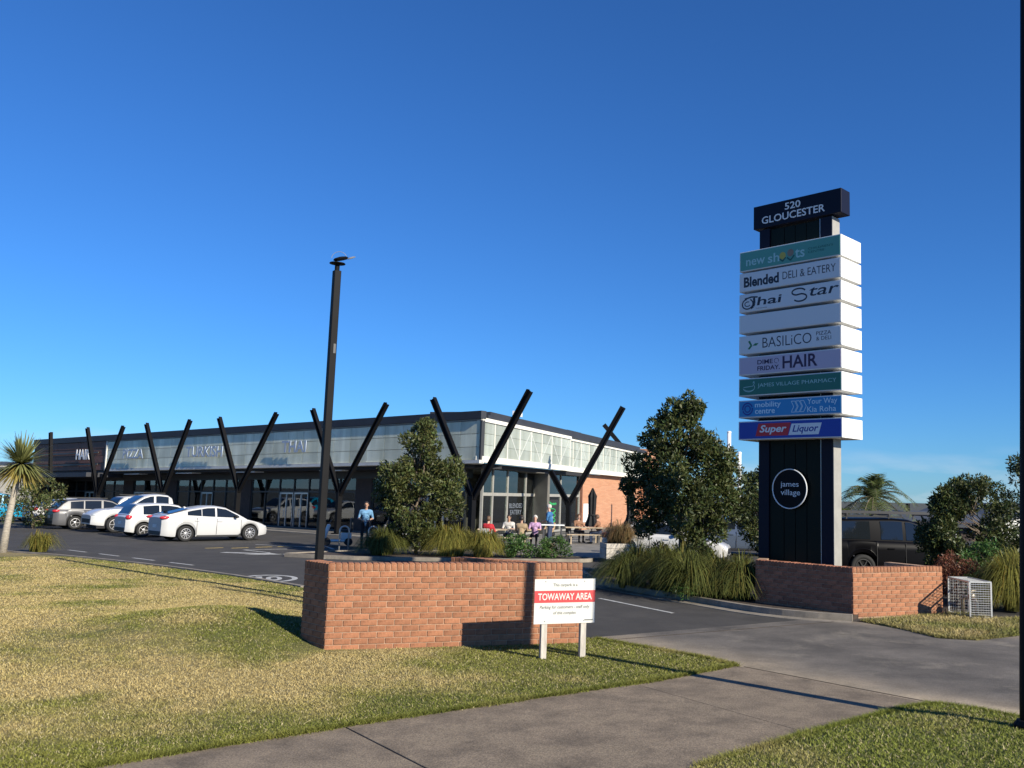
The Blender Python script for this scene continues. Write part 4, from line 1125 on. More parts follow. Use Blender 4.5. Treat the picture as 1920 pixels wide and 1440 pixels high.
    def blob(c, s, nm, m, par=t): return MB().lathe([(.02, -.5), (.36, -.42), (.5, 0), (.36, .42), (.02, .5)], 12, c, Matrix.Diagonal(Vector(s)).to_3x3()).build(nm, m, par, smooth=True)
    tl = spec.get('tail', (bz - .13, .16, .34))
    for s in (1, -1):
        blob((.13 - ra, s * (width(.15) - .12), tl[0]), (tl[2], .26, tl[1]), 'tail_light', 'tail_red')
        blob((L - .20 - ra, s * (width(L - .2) - .17), fz - .12), (.36, .30, .15), 'headlight', 'lamp_clear')
        mx_ = spec['ws'][1] - .42 if spec['ws'][1] > spec['ws'][0] else spec['ws'][0] - .42
        mxx = max(spec['ws']) - .45
        blob((mxx - ra, s * (hw + .03), interp(belt, mxx) + .08), (.13, .22, .15), 'wing_mirror', spec.get('mirror', 'trim_black'))
        for hx in spec['handles']: MB().bar((hx - ra, s * (width(hx) + .012), .62 * interp(belt, hx) + .22), (hx + .2 - ra, s * (width(hx) + .012), .62 * interp(belt, hx) + .22), .03, .03).build('door_handle', spec.get('hmat', pm), t)
        for dx in spec['shuts']: MB().bar((dx - ra, s * (width(dx) - .003), zb0 + .08), (dx - ra, s * (width(dx) - .006), interp(belt, dx) - .05), .012, .012).build('door_gap', 'trim_black', t)
        MB().bar((ra + r + .12 - ra, s * (width(L / 2) * .965), zb0 + .02), (fa - r - .12 - ra, s * (width(L / 2) * .965), zb0 + .02), .05, .07).build('side_sill', spec.get('sill', 'trim_black'), t)
    MB().box((-.005 - ra, 0, spec.get('plate', .62)), (.03, .36, .13)).build('number_plate', 'plate_white', t)
    MB().box((.015 - ra, 0, zb0 + .14), (.06, W * .70, .16)).build('rear_bumper_trim', 'trim_black', t, bevel=.02)
    MB().box((L - .02 - ra, 0, zb0 + .22), (.06, W * .62, .20)).build('grille', 'trim_black', t, bevel=.02)
    if spec.get('rails'):
        x0, x1 = spec['rails']
        for s in (1, -1): MB().bar((x0 - ra, s * gw((x0 + x1) / 2, 1) * .88, zr((x0 + x1) / 2) + .05), (x1 - ra, s * gw((x0 + x1) / 2, 1) * .88, zr((x0 + x1) / 2) + .05), .035, .04).build('roof_rail', 'trim_black', t)
    if spec.get('fin'):
        x = spec['fin']; MB().add([(x - ra, -.02, zr(x)), (x - ra, .02, zr(x)), (x + .18 - ra, 0, zr(x)), (x - ra, 0, zr(x) + .09)], [(0, 1, 2), (0, 3, 1), (1, 3, 2), (2, 3, 0)]).build('roof_fin', pm, t)
    return t
mat('window_black', (.010, .013, .016), .06, spec=.6)
LIFT = dict(L=4.47, W=1.82, H=1.46, r=.325, ra=.93, fa=3.63, belt=[(0, 1.00), (.15, 1.06), (.6, 1.06), (2.0, .98), (3.2, .93), (3.5, .90), (4.1, .76), (4.47, .60)],
            roof=[(.12, 1.06), (.5, 1.17), (1.1, 1.335), (1.8, 1.45), (2.2, 1.46), (2.6, 1.40), (3.05, 1.17), (3.5, .90)], wins=[(.98, 1.55), (1.58, 2.12), (2.2, 3.15)], ws=(2.55, 3.42), rw=(.3, 1.05), handles=(1.25, 2.2), shuts=(1.35, 2.17, 3.22), fin=1.1, spokes=10, tail=(.97, .13, .50), mirror='trim_black')
HATCH = dict(L=4.05, W=1.78, H=1.47, r=.31, ra=.72, fa=3.22, belt=[(0, .90), (.12, .95), (1.0, .95), (2.4, .92), (3.0, .90), (3.7, .76), (4.05, .60)],
             roof=[(.10, .95), (.28, 1.25), (.48, 1.42), (1.2, 1.47), (1.8, 1.46), (2.2, 1.40), (3.0, .90)], wins=[(.68, 1.35), (1.42, 2.60)], ws=(2.12, 2.95), rw=(.13, .44), handles=(.95, 1.75), shuts=(1.38, 2.62), spokes=5, tail=(.86, .2, .32))
ESTATE = dict(L=4.75, W=1.83, H=1.50, r=.33, ra=.95, fa=3.72, belt=[(0, .92), (.12, .98), (1.0, .98), (2.8, .94), (3.5, .92), (4.3, .78), (4.75, .60)],
              roof=[(.12, .98), (.42, 1.28), (.62, 1.43), (1.4, 1.49), (2.2, 1.50), (2.6, 1.43), (3.5, .92)], wins=[(.72, 1.3), (1.36, 2.1), (2.2, 3.15)], ws=(2.55, 3.42), rw=(.16, .58), handles=(1.5, 2.4), shuts=(1.32, 2.15, 3.2), rails=(.8, 2.4), spokes=5, tail=(.90, .14, .42))
SEDAN = dict(L=4.55, W=1.78, H=1.45, r=.31, ra=.95, fa=3.6, belt=[(0, .90), (.15, 1.0), (1.0, .98), (2.6, .93), (3.3, .90), (4.1, .76), (4.55, .60)],
             roof=[(.5, .99), (1.2, 1.36), (1.8, 1.45), (2.2, 1.44), (2.5, 1.38), (3.3, .90)], wins=[(1.15, 1.75), (1.82, 2.9)], ws=(2.45, 3.22), rw=(.6, 1.15), handles=(1.4, 2.3), shuts=(1.78, 2.95), spokes=7, tail=(.88, .2, .34))
SUV = dict(L=4.5, W=1.85, H=1.62, r=.35, ra=.88, fa=3.55, clear=.25, belt=[(0, .98), (.12, 1.04), (1.0, 1.05), (2.6, 1.02), (3.2, .99), (4.0, .88), (4.5, .70)],
           roof=[(.10, 1.04), (.35, 1.38), (.6, 1.55), (1.4, 1.62), (2.0, 1.61), (2.4, 1.53), (3.2, .99)], wins=[(.70, 1.3), (1.36, 2.05), (2.14, 2.95)], ws=(2.32, 3.12), rw=(.14, .52), handles=(1.35, 2.2), shuts=(1.34, 2.09, 3.0), rails=(.8, 2.1), spokes=5, tail=(.98, .2, .4))
UTE = dict(L=5.25, W=1.87, H=1.83, r=.38, ra=1.2, fa=4.25, clear=.32, belt=[(0, 1.10), (.1, 1.18), (1.8, 1.17), (3.4, 1.14), (3.8, 1.14), (4.8, 1.06), (5.25, .84)],
           roof=[(.05, 1.18), (.14, 1.72), (.30, 1.79), (1.6, 1.82), (2.2, 1.83), (2.7, 1.80), (3.0, 1.70), (3.85, 1.14)], wins=[(.40, 1.45), (1.78, 2.45), (2.55, 3.35)], ws=(2.96, 3.78), rw=(.06, .135), handles=(1.95, 2.85), shuts=(1.62, 2.5, 3.45), rails=(.5, 2.5), spokes=6, tail=(.95, .4, .24), plate=.7)
UTE2 = dict(UTE)
UTE.update(roof=[(1.60, 1.17), (1.70, 1.66), (1.88, 1.79), (2.3, 1.83), (2.7, 1.80), (3.0, 1.70), (3.85, 1.14)], wins=[(1.86, 2.45), (2.55, 3.35)], rw=(1.62, 1.70), rails=(2.0, 2.6))
gl = 'cars parked in front of the shops'
hd0 = R(46)
make_car('car', 'pearl white sloping liftback, nearest of the cars parked by the shops', (-18.1, 38.5), hd0, LIFT, 'paint_pearl', gl)
make_car('car', 'white hatchback tucked behind the pearl white liftback', (-21.0, 40.8), hd0, HATCH, 'paint_white', gl)
make_car('car', 'white double cab utility with its nose facing the road', (-21.9, 46.2), hd0 + math.pi, UTE, 'paint_white', gl)
make_car('car', 'white four wheel drive farther back between the silver estate and the white utility', (-28.2, 53.2), hd0 + .1, SUV, 'paint_white', gl)
make_car('car', 'silver grey estate car with red tail lights and roof rails', (-27.1, 46.1), hd0 - .02, ESTATE, 'paint_silver', gl)
make_car('car', 'white sedan between the silver estate and the blue car', (-30.2, 49.2), hd0 + .1, SEDAN, 'paint_white', gl)
make_car('car', 'bright blue car cut off by the left edge of the picture', (-35.6, 51.2), hd0 + .0, SUV, 'paint_cyan', gl)
gr = 'cars behind the entrance garden'
make_car('car', 'white car with its bonnet showing above the long tussocks', (.8, 33.9), R(-12), SEDAN, 'paint_white', gr)
make_car('car', 'dark grey blue four wheel drive left of the pylon sign', (6.4, 38.0), R(176), SUV, 'paint_grey', gr)
blk = make_car('car', 'black canopied utility with ladder rack behind the pylon sign', (7.4, 28.0), R(5), UTE2, 'paint_black', gr, rim='trim_black')
rk = MB()
for x in (-.4, .9, 2.2): rk.bar((x, -.7, 1.93), (x, .7, 1.93), .05, .05)
for s in (-.62, .62): rk.bar((-.7, s, 1.99), (2.6, s, 1.99), .06, .07)
for x in (-.4, .9, 2.2):
    for s in (-.62, .62): rk.bar((x, s, 1.78), (x, s, 1.95), .04, .04)
rk.build('ladder_rack', 'dark_alu', blk)

# ================================================================== PLANTS
def leaf_mat(name, c, tr=.25, spec=.35, rough=.45):
    m = bpy.data.materials.new(name); m.use_nodes = True; t = m.node_tree; b = t.nodes['Principled BSDF']
    b.inputs['Roughness'].default_value = rough; b.inputs['Specular IOR Level'].default_value = spec
    at = t.nodes.new('ShaderNodeAttribute'); at.attribute_name = 'tone'
    mm = t.nodes.new('ShaderNodeVectorMath'); mm.operation = 'MULTIPLY'; mm.inputs[0].default_value = c; t.links.new(at.outputs['Color'], mm.inputs[1])
    t.links.new(mm.outputs[0], b.inputs['Base Color'])
    tl = t.nodes.new('ShaderNodeBsdfTranslucent'); t.links.new(mm.outputs[0], tl.inputs['Color'])
    mx_ = t.nodes.new('ShaderNodeMixShader'); mx_.inputs[0].default_value = tr
    o = t.nodes['Material Output']; t.links.new(b.outputs[0], mx_.inputs[1]); t.links.new(tl.outputs[0], mx_.inputs[2]); t.links.new(mx_.outputs[0], o.inputs['Surface'])
    MATS[name] = m
leaf_mat('leaf_dark', (.062, .080, .026)); leaf_mat('leaf_olive', (.082, .098, .031)); leaf_mat('leaf_tussock', (.21, .20, .045), .35, .2, .6); leaf_mat('leaf_tussock_dark', (.105, .118, .030), .3, .2, .6)
leaf_mat('leaf_bush', (.065, .13, .030)); leaf_mat('leaf_red', (.17, .07, .04)); leaf_mat('leaf_sword', (.20, .21, .075), .25, .3); leaf_mat('leaf_palm', (.12, .15, .05)); leaf_mat('leaf_brown', (.19, .14, .06))
mat('bark', (.16, .125, .09), .9, vary=.4, scale=6, bump=.6, bscale=30); mat('bark_pale', (.36, .32, .26), .9, vary=.35, scale=9, bump=.6, bscale=40, sx=(1, 1, 4))

def leaves(name, cen, out, size, m, parent, bright, jitter=.9):
    """diamond leaves at cen, facing roughly out"""
    n = len(cen)
    d = out + rng.normal(0, jitter, (n, 3)); d /= np.linalg.norm(d, axis=1)[:, None] + 1e-9        # leaf axis
    q = rng.normal(0, 1, (n, 3)); s_ = np.cross(d, q); s_ /= np.linalg.norm(s_, axis=1)[:, None] + 1e-9
    nn = np.cross(s_, d)
    L = size * rng.uniform(.6, 1.35, n)[:, None]; Wd = L * .36
    v = np.empty((n, 4, 3)); v[:, 0] = cen - d * L * .5; v[:, 1] = cen + s_ * Wd * .5 + nn * L * .06; v[:, 2] = cen + d * L * .5 - nn * L * .05; v[:, 3] = cen - s_ * Wd * .5 + nn * L * .06
    c = np.repeat((bright * rng.uniform(.65, 1.4, n))[:, None], 3, 1) * np.array([1, 1, 1.0]); c[:, 0] *= rng.uniform(.8, 1.25, n)
    return fast(name, v.reshape(-1, 3), np.arange(4 * n).reshape(-1, 4), m, parent, np.repeat(c, 4, 0))
def crown_pts(clumps, per, hollow=.35):
    C_, O_, B_ = [], [], []
    tot = sum((c[3] * c[4] * c[5]) ** (2 / 3) for c in clumps)
    for (x, y, z, a, b, c) in clumps:
        k = max(30, int(per * (a * b * c) ** (2 / 3) / tot))
        d = rng.normal(0, 1, (k, 3)); d /= np.linalg.norm(d, axis=1)[:, None]
        r_ = rng.uniform(hollow, 1, k) ** .5 * rng.normal(1, .09, k)
        C_.append(np.array([x, y, z]) + d * r_[:, None] * np.array([a, b, c])); O_.append(d + np.array([0, 0, .35])); B_.append(np.full(k, rng.uniform(.75, 1.25)))
    return np.concatenate(C_), np.concatenate(O_), np.concatenate(B_)
def tree(name, label, loc, height, prof, n_cl, n_leaf, leaf, m, cat='tree', group=None, trunk_r=.07, cl=(.30, .5), seed=1, bark='bark', extra=(), squash=1.0, low=.15, trunk_h=None):
    """prof: list of (height fraction, radius); clumps follow the profile with gaps between them"""
    rs = np.random.default_rng(seed)
    t = thing(name, label, cat, loc, group=group)
    cls = list(extra)
    for k in range(n_cl):
        f = rs.uniform(prof[0][0], prof[-1][0]); rr = np.interp(f, [p[0] for p in prof], [p[1] for p in prof])
        a = rs.uniform(0, 2 * math.pi); rd = rr * math.sqrt(rs.uniform(.1, 1)) ; s_ = rs.uniform(*cl) * (.55 + .45 * rr / max(p[1] for p in prof))
        rd = max(0, min(rd, rr - s_ * .4))
        cls.append((rd * math.cos(a), rd * math.sin(a) * squash, f * height, s_, s_, s_ * rs.uniform(.7, 1.15)))
    ce, ou, br = crown_pts(cls, n_leaf)
    leaves('crown', ce, ou, leaf, m, t, br)
    mb = MB(); hh = trunk_h or height * .8
    pts = [(rs.normal(0, .03) * k, rs.normal(0, .03) * k, hh * k / 5 - (.1 if k == 0 else 0)) for k in range(6)]
    mb.tube(pts, [trunk_r * (1 - .14 * k) for k in range(6)], 8)
    for x, y, z, *_ in cls[::2]:
        f = min(.95, max(low, z / height * .72)) ; p = Vector(pts[min(5, int(f * hh / height * 6))]); p.z = min(z * .75, hh * .98); p = Vector((p.x, p.y, max(p.z, low * height)))
        e = Vector((x, y, z)); mid = (p + e) / 2 + Vector((0, 0, -.05)); mb.tube([p, mid, e], [trunk_r * .38, trunk_r * .24, .006], 5)
    mb.build('trunk', bark, t, smooth=True)
    return t
def tussock(label, loc, h, rad, n, m, seed, group=None, dead=.15, name='tussock', cat='grass clump', wdt=.012):
    rs = np.random.default_rng(seed); t = thing(name, label, cat, loc, group=group)
    sub = rs.normal(0, .26 * rad, (5, 2)); sub[0] = 0; si = rs.integers(0, 5, n); sh = rs.uniform(.75, 1.1, 5)[si]; wind = rs.normal(0, .10 * rad, 2)
    a = rs.uniform(0, 2 * math.pi, n); r0 = rs.uniform(0, .16, n) * rad; tip = rad * np.sqrt(rs.uniform(.04, 1.25, n)) ; hh = h * sh * rs.uniform(.55, 1.18, n)
    K = 6; v = np.empty((n, K * 2, 3)); al = a + rs.normal(0, .25, n)
    for k in range(K):
        s_ = k / (K - 1)
        r_ = r0 + (tip - r0) * s_ ** 1.35; qq = tip / rad; z = hh * (2.4 * s_ - (1.4 + .78 * qq) * s_ * s_)
        w_ = wdt * (1 - s_ * .85); px = np.cos(al) * r_ + sub[si, 0] + wind[0] * s_; py = np.sin(al) * r_ + sub[si, 1] + wind[1] * s_
        v[:, 2 * k] = np.stack([px - np.sin(al) * w_, py + np.cos(al) * w_, z], 1); v[:, 2 * k + 1] = np.stack([px + np.sin(al) * w_, py - np.cos(al) * w_, z], 1)
    idx = np.arange(n)[:, None] * (2 * K)
    f = np.concatenate([idx + np.array([2 * k, 2 * k + 1, 2 * k + 3, 2 * k + 2]) for k in range(K - 1)])
    b = rs.uniform(.45, 1.5, n); c = np.repeat(b[:, None], 3, 1); dd = rs.random(n) < dead; c[dd] *= np.array([1.35, 1.05, 1.0])
    fast('blades', v.reshape(-1, 3), f, m, t, np.repeat(c, 2 * K, 0))
    return t
# street side trees
tree('garden_tree', 'bushy dark evergreen tree in the island before the shopfront door', (-6.85, 32.6, .05), 4.75,
     [(.08, .7), (.30, 1.25), (.45, 1.45), (.60, 1.35), (.70, .85), (.85, .72), (1.0, .30)], 62, 24000, .14, 'leaf_olive', group='evergreen garden trees', cl=(.26, .5), seed=3, low=.12,
     extra=[(1.3, 0, 2.7, .4, .4, .45), (-1.2, 0, 2.1, .45, .45, .5), (1.3, -.2, 1.7, .45, .4, .45), (-1.25, 0, 2.95, .25, .25, .35), (1.15, .2, 3.1, .4, .4, .45), (1.05, -.2, 2.2, .5, .5, .5)])
tree('garden_tree', 'large dark evergreen tree above the long tussocks left of the pylon sign', (1.95, 25.0, .05), 5.0,
     [(.08, .75), (.26, 1.35), (.42, 1.65), (.55, 1.55), (.70, 1.2), (.85, .8), (1.0, .25)], 74, 32000, .135, 'leaf_dark', group='evergreen garden trees', cl=(.20, .56), seed=5, low=.1,
     extra=[(.75, -.3, 3.0, .6, .5, .6), (.85, -.3, 2.35, .65, .5, .6), (.6, -.2, 3.6, .45, .4, .5), (1.35, -.1, 2.7, .45, .4, .5), (1.5, -.1, 2.0, .4, .4, .45), (1.2, 0, 3.3, .35, .35, .4), (-1.2, -.1, 2.3, .4, .4, .45), (-1.05, -.1, 1.75, .4, .4, .4), (-1.35, -.2, 3.1, .32, .3, .35), (-1.55, -.2, 2.5, .2, .2, .22), (-.8, 0, 4.15, .22, .22, .3), (-.75, 0, 3.75, .3, .3, .35)])
tree('garden_tree', 'smaller dark tree partly hidden behind the pylon sign column', (4.9, 29.0, 0), 3.3, [(.25, .7), (.5, 1.0), (.8, .8), (1.0, .3)], 34, 9000, .13, 'leaf_dark', group='evergreen garden trees', seed=8, cl=(.3, .45))
tree('garden_tree', 'leafy green tree at the right behind the wire cage', (9.35, 23.4, 0), 2.95, [(.05, .9), (.35, 1.35), (.6, 1.3), (.85, .9), (1.0, .4)], 85, 30000, .11, 'leaf_dark', group='evergreen garden trees', trunk_r=.035, seed=9, cl=(.25, .42))
tree('garden_tree', 'tree just showing at the right edge beside the dark pole', (14.6, 32.0, 0), 4.0, [(.3, .7), (.6, 1.1), (1.0, .4)], 22, 3500, .14, 'leaf_dark', group='evergreen garden trees', seed=12)
tree('garden_tree', 'tall tree cut off by the left edge of the picture', (-28.6, 40.0, 0), 6.0, [(.35, .9), (.6, 1.2), (1.0, .5)], 22, 3500, .16, 'leaf_dark', group='evergreen garden trees', seed=13, trunk_r=.14)
tree('shrub', 'tangled olive shrub behind the cabbage tree', (-28.6, 45.5, 0), 2.5, [(.1, 1.2), (.4, 1.7), (.8, 1.2), (1.0, .5)], 34, 5000, .14, 'leaf_olive', cat='shrub', seed=14)
tree('shrub', 'rounded shrub with reddish leaves at the right end of the brick sign wall', (7.75, 20.6, 0), 1.15, [(.1, .4), (.4, .62), (.75, .5), (1.0, .2)], 26, 4200, .06, 'leaf_red', cat='shrub', seed=15, cl=(.16, .28), trunk_r=.025)
tree('shrub', 'green shrub crowding the red leaved shrub by the verge', (8.7, 21.4, 0), 1.35, [(.1, .5), (.5, .75), (1.0, .25)], 24, 3600, .08, 'leaf_bush', cat='shrub', seed=16, cl=(.18, .3), trunk_r=.025)
# tussocks
TG = 'long grass tussocks in the garden beds'
for i, (lb, x, y, h, r_, m) in enumerate((
    ('broad dark tussock leftmost in the bed by the kerb', .75, 23.2, 1.1, 1.15, 'leaf_tussock_dark'),
    ('tall arching tussock under the large evergreen tree', 1.65, 22.3, 1.15, 1.2, 'leaf_tussock_dark'),
    ('sunlit tussock in the middle of the kerbside bed', 2.45, 21.5, 1.1, 1.15, 'leaf_tussock_dark'),
    ('tussock touching the left end of the brick sign wall', 3.0, 20.75, 1.1, .95, 'leaf_tussock_dark'),
    ('spiky shaded tussock beside the lamp post and bicycle hoops', -7.9, 31.9, 1.0, 1.0, 'leaf_tussock_dark'),
    ('bright yellow green tussock right of the island tree', -5.45, 31.9, 1.15, 1.15, 'leaf_tussock'),
    ('smaller yellow green tussock nearest the white chair', -4.25, 32.0, .95, .85, 'leaf_tussock'),
    ('yellow tussock at the right edge behind the wire cage', 9.2, 20.4, 1.3, 1.0, 'leaf_tussock'))):
    tussock(lb, (x, y, .04), h, r_, 2300, m, 40 + i, TG, dead=.3 if i in (3, 1) else .12)
tussock('bushy dry grass growing out of the timber planter', (.35, 32.4, .58), .85, .85, 1300, 'leaf_brown', 60, TG, dead=.3, wdt=.009)
for i, (lb, x, y, s_) in enumerate((('low green shrub behind the brick wall, left of the pair', -3.3, 32.0, 1.0), ('low green shrub behind the brick wall, right of the pair', -1.95, 32.2, .95))):
    tree('low_shrub', lb, (x, y, .05), .72 * s_, [(.1, .5), (.5, .72), (1.0, .3)], 24, 3000, .09, 'leaf_bush', cat='shrub', seed=70 + i, cl=(.16, .26), trunk_r=.02, group='low green shrubs')
tree('low_shrub', 'low green ground shrub along the kerb in front of the tussocks', (1.9, 21.1, .05), .35, [(.1, .5), (.5, .8), (1.0, .4)], 26, 2600, .07, 'leaf_bush', cat='shrub', seed=75, cl=(.12, .2), trunk_r=.012, group='low green shrubs')
for i in range(9):
    pass
# planter
pl = thing('planter_box', 'weathered timber planter box on the terrace edge', 'planter', (.30, 32.35, .0), R(14))
for k in range(3):
    z = .10 + k * .18
    for s in (-1, 1):
        MB().box((0, s * .45, z + .09), (1.06, .05, .17)).build('plank', 'timber_post', pl, bevel=.006); MB().box((s * .53, 0, z + .09), (.05, .84, .17)).build('plank', 'timber_post', pl, bevel=.006)
MB().box((0, 0, .32), (.98, .82, .44)).build('planting_soil', 'soil', pl)
# cabbage tree
cb = thing('cabbage_tree', 'cabbage tree with spiky sword leaves on a thin pale trunk', 'tree', (-19.3, 29.4, 0))
MB().tube([(-.05, 0, -.1), (.02, 0, .9), (.12, .02, 1.9), (.25, .03, 2.75)], [.13, .10, .09, .07], 10).build('trunk', 'bark_pale', cb, smooth=True)
def swords(c, n, L, m, parent, name, w_=.035, lo=-.75, seed=4, droop=.35):
    rs = np.random.default_rng(seed); K = 4
    th = rs.uniform(0, 2 * math.pi, n); el = np.arcsin(rs.uniform(lo, .98, n)); ln = L * rs.uniform(.75, 1.15, n)
    d = np.stack([np.cos(th) * np.cos(el), np.sin(th) * np.cos(el), np.sin(el)], 1); sd = np.stack([-np.sin(th), np.cos(th), np.zeros(n)], 1)
    v = np.empty((n, 2 * K, 3))
    for k in range(K):
        s_ = k / (K - 1); p = np.array(c) + d * (ln * s_)[:, None]; p[:, 2] -= droop * ln * s_ ** 2 * (1 - np.abs(np.sin(el))); q = sd * w_ * (1.0 - .85 * s_ ** 2)
        v[:, 2 * k] = p - q; v[:, 2 * k + 1] = p + q
    idx = np.arange(n)[:, None] * (2 * K); f = np.concatenate([idx + np.array([2 * k, 2 * k + 1, 2 * k + 3, 2 * k + 2]) for k in range(K - 1)])
    b = rs.uniform(.6, 1.4, n); c_ = np.repeat(b[:, None], 3, 1); c_[el < -.3] *= np.array([1.3, 1.0, .8])
    return fast(name, v.reshape(-1, 3), f, m, parent, np.repeat(c_, 2 * K, 0))
swords((.26, .03, 2.85), 420, 1.02, 'leaf_sword', cb, 'crown')
tussock('dry tufts at the foot of the cabbage tree', (-18.9, 30.3, 0), .75, .6, 500, 'leaf_tussock', 81, TG)
# feather palms
def palm(label, loc, trunk, L, n, seed):
    rs = np.random.default_rng(seed); t = thing('palm_tree', label, 'palm', loc, group='feather palms behind the sign')
    MB().tube([(0, 0, -.1), (0, 0, trunk * .5), (.04, 0, trunk)], [.22, .19, .16], 10).build('trunk', 'bark', t, smooth=True)
    V = []; F = []; Cc = []
    rch = MB()
    for k in range(n):
        a = 2 * math.pi * k / n + rs.normal(0, .15); el = R(rs.uniform(-5, 80)); d = np.array([math.cos(a), math.sin(a), 0]); ln = L * rs.uniform(.85, 1.1); tone = rs.uniform(.7, 1.3)
        P = []
        for i in range(16):
            s_ = i / 15; P.append(np.array([.04, 0, trunk]) + d * ln * s_ * math.cos(el) + np.array([0, 0, ln * (s_ * math.sin(el) - (.48 + .22 * math.cos(el)) * s_ ** 2.2)]))
        rch.tube(P[::3], [.03, .025, .02, .015, .01, .006], 4)
        for i in range(1, 16):
            tg = P[i] - P[i - 1]; tg /= np.linalg.norm(tg); sd = np.cross(tg, [0, 0, 1]); sd /= np.linalg.norm(sd) + 1e-9
            ll = .55 * (1 - abs(i / 15 - .45)) ** .7
            for s_ in (-1, 1):
                for h in (0, .5):
                    b = P[i] - tg * h * .15; e = b + sd * s_ * ll + tg * ll * .55 + np.array([0, 0, -.22 * ll + rs.normal(0, .05)]); o = len(V)
                    V += [b - tg * .022, b + tg * .022, e]; F.append((o, o + 1, o + 2)); Cc += [[tone] * 3] * 3
    rch.build('frond_stalks', 'bark', t)
    fast('fronds', np.array(V), np.array(F), 'leaf_palm', t, np.array(Cc))
palm('feather palm standing against the sky right of the pylon sign', (12.9, 45.0, 0), 2.5, 2.35, 46, 5)
palm('shorter yellowing palm half hidden by the pylon sign column', (11.0, 44.0, 0), 1.2, 1.5, 24, 6)

# ================================================================== TERRACE FURNITURE AND STREET THINGS
mat('canvas_black', (.012, .013, .014), .9, vary=.3, scale=5); mat('table_timber', (.42, .33, .22), .7, vary=.25, scale=3, sx=(1, 8, 1)); mat('chair_white', (.78, .78, .76), .4); mat('white_metal', (.75, .75, .74), .4)
def umbrella(label, loc):
    t = thing('folded_umbrella', label, 'umbrella', loc, group='folded black cafe umbrellas')
    MB().tube([(0, 0, 0), (0, 0, 2.5)], .025, 8).build('pole', 'dark_alu', t)
    MB().lathe([(.30, 0), (.30, .06), (.06, .10)], 16).build('base', 'dark_alu', t)
    mb = MB(); n = 16; pr = [(.30, .55), (.34, .75), (.24, 1.0), (.17, 1.25), (.19, 1.6), (.20, 2.0), (.22, 2.14), (.14, 2.3), (.03, 2.55)]; o = len(mb.v)
    for i, (r_, z) in enumerate(pr):
        for k in range(n): q = r_ * (1.12 if k % 2 else .72); mb.v.append((q * math.cos(2 * math.pi * k / n), q * math.sin(2 * math.pi * k / n), z + (.04 if k % 2 else 0)))
    mb.f = [(i * n + k, i * n + (k + 1) % n, (i + 1) * n + (k + 1) % n, (i + 1) * n + k) for i in range(len(pr) - 1) for k in range(n)]; mb.mi = [0] * len(mb.f)
    mb.build('canopy', 'canvas_black', t)
    MB().lathe([(.205, 1.22), (.21, 1.25), (.205, 1.28)], 16).build('strap', 'canvas_black', t)
umbrella('folded black umbrella in front of the plain brick wall', (-.90, 45.5, .05)); umbrella('folded black umbrella beside the large evergreen tree', (1.02, 46.2, .05))
def table(label, loc, rz, L=1.8, W=.75, h=.75, legs='dark_alu', top='table_timber', benches=True, group='cafe tables'):
    t = thing('cafe_table', label, 'table', loc, rz, group)
    for k in range(4): MB().box((0, -W / 2 + (k + .5) * W / 4, h - .02), (L, W / 4 - .012, .04)).build('plank', top, t)
    for s in (-1, 1):
        MB().bar((s * L * .38, -W * .4, 0), (s * L * .38, -W * .1, h - .04), .06, .06).bar((s * L * .38, W * .4, 0), (s * L * .38, W * .1, h - .04), .06, .06).build('leg', legs, t)
        if benches: MB().box((0, s * (W / 2 + .35), .43), (L, .26, .04)).bar((-L * .38, s * (W / 2 + .35), .42), (-L * .38, s * (W / 2 + .35), 0), .06, .06).bar((L * .38, s * (W / 2 + .35), .42), (L * .38, s * (W / 2 + .35), 0), .06, .06).build('bench', top, t)
    return t
table('long picnic table where the people in red and lilac sit', (-4.35, 38.0, .05), R(6), 2.2)
table('high white table beside the standing man in blue', (-2.35, 37.6, .05), R(8), .95, .5, 1.0, top='chair_white', benches=False)
table('picnic table under the folded umbrella', (-1.2, 42.5, .05), R(10), 1.8)
table('white table at the right beside the large evergreen tree', (1.25, 36.0, .05), R(4), 1.1, .6, .95, top='chair_white', benches=False)
def chair(label, loc, rz, m='chair_white'):
    t = thing('cafe_chair', label, 'chair', loc, rz, 'white cafe chairs')
    MB().box((0, 0, .45), (.44, .44, .03)).build('seat', m, t, bevel=.01)
    MB().add([(-.22, -.21, .47), (-.22, .21, .47), (-.30, .19, .85), (-.30, -.19, .85), (-.20, -.21, .47), (-.20, .21, .47), (-.28, .19, .85), (-.28, -.19, .85)], [(0, 1, 2, 3), (7, 6, 5, 4), (0, 4, 5, 1), (1, 5, 6, 2), (2, 6, 7, 3), (3, 7, 4, 0)]).build('backrest', m, t)
    for a in (-.18, .18):
        for b in (-.18, .18): MB().tube([(a, b, .45), (a * 1.2, b * 1.2, 0)], .014, 6).build('leg', m, t)
    return t
chair('white chair under the person in red', (-4.78, 35.9, .05), R(75)); chair('empty white chair leaning in from the left of the terrace', (-5.95, 35.8, .05), R(20))
def hoop(label, loc):
    t = tag(MB().tube([(-.16, 0, -.05), (-.16, 0, .78)] + [(-.16 * math.cos(a), 0, .78 + .16 * math.sin(a)) for a in np.linspace(0, math.pi, 9)[1:-1]] + [(.16, 0, .78), (.16, 0, -.05)], .028, 8).build('bicycle_hoop', 'galv', smooth=True), label, 'bicycle rack', 'steel bicycle hoops')
    t.location = loc; t.rotation_euler = (0, 0, R(20))
hoop('steel bicycle hoop next to the black lamp post', (-9.7, 33.6, 0)); hoop('steel bicycle hoop nearer the island tree', (-8.75, 34.0, 0))
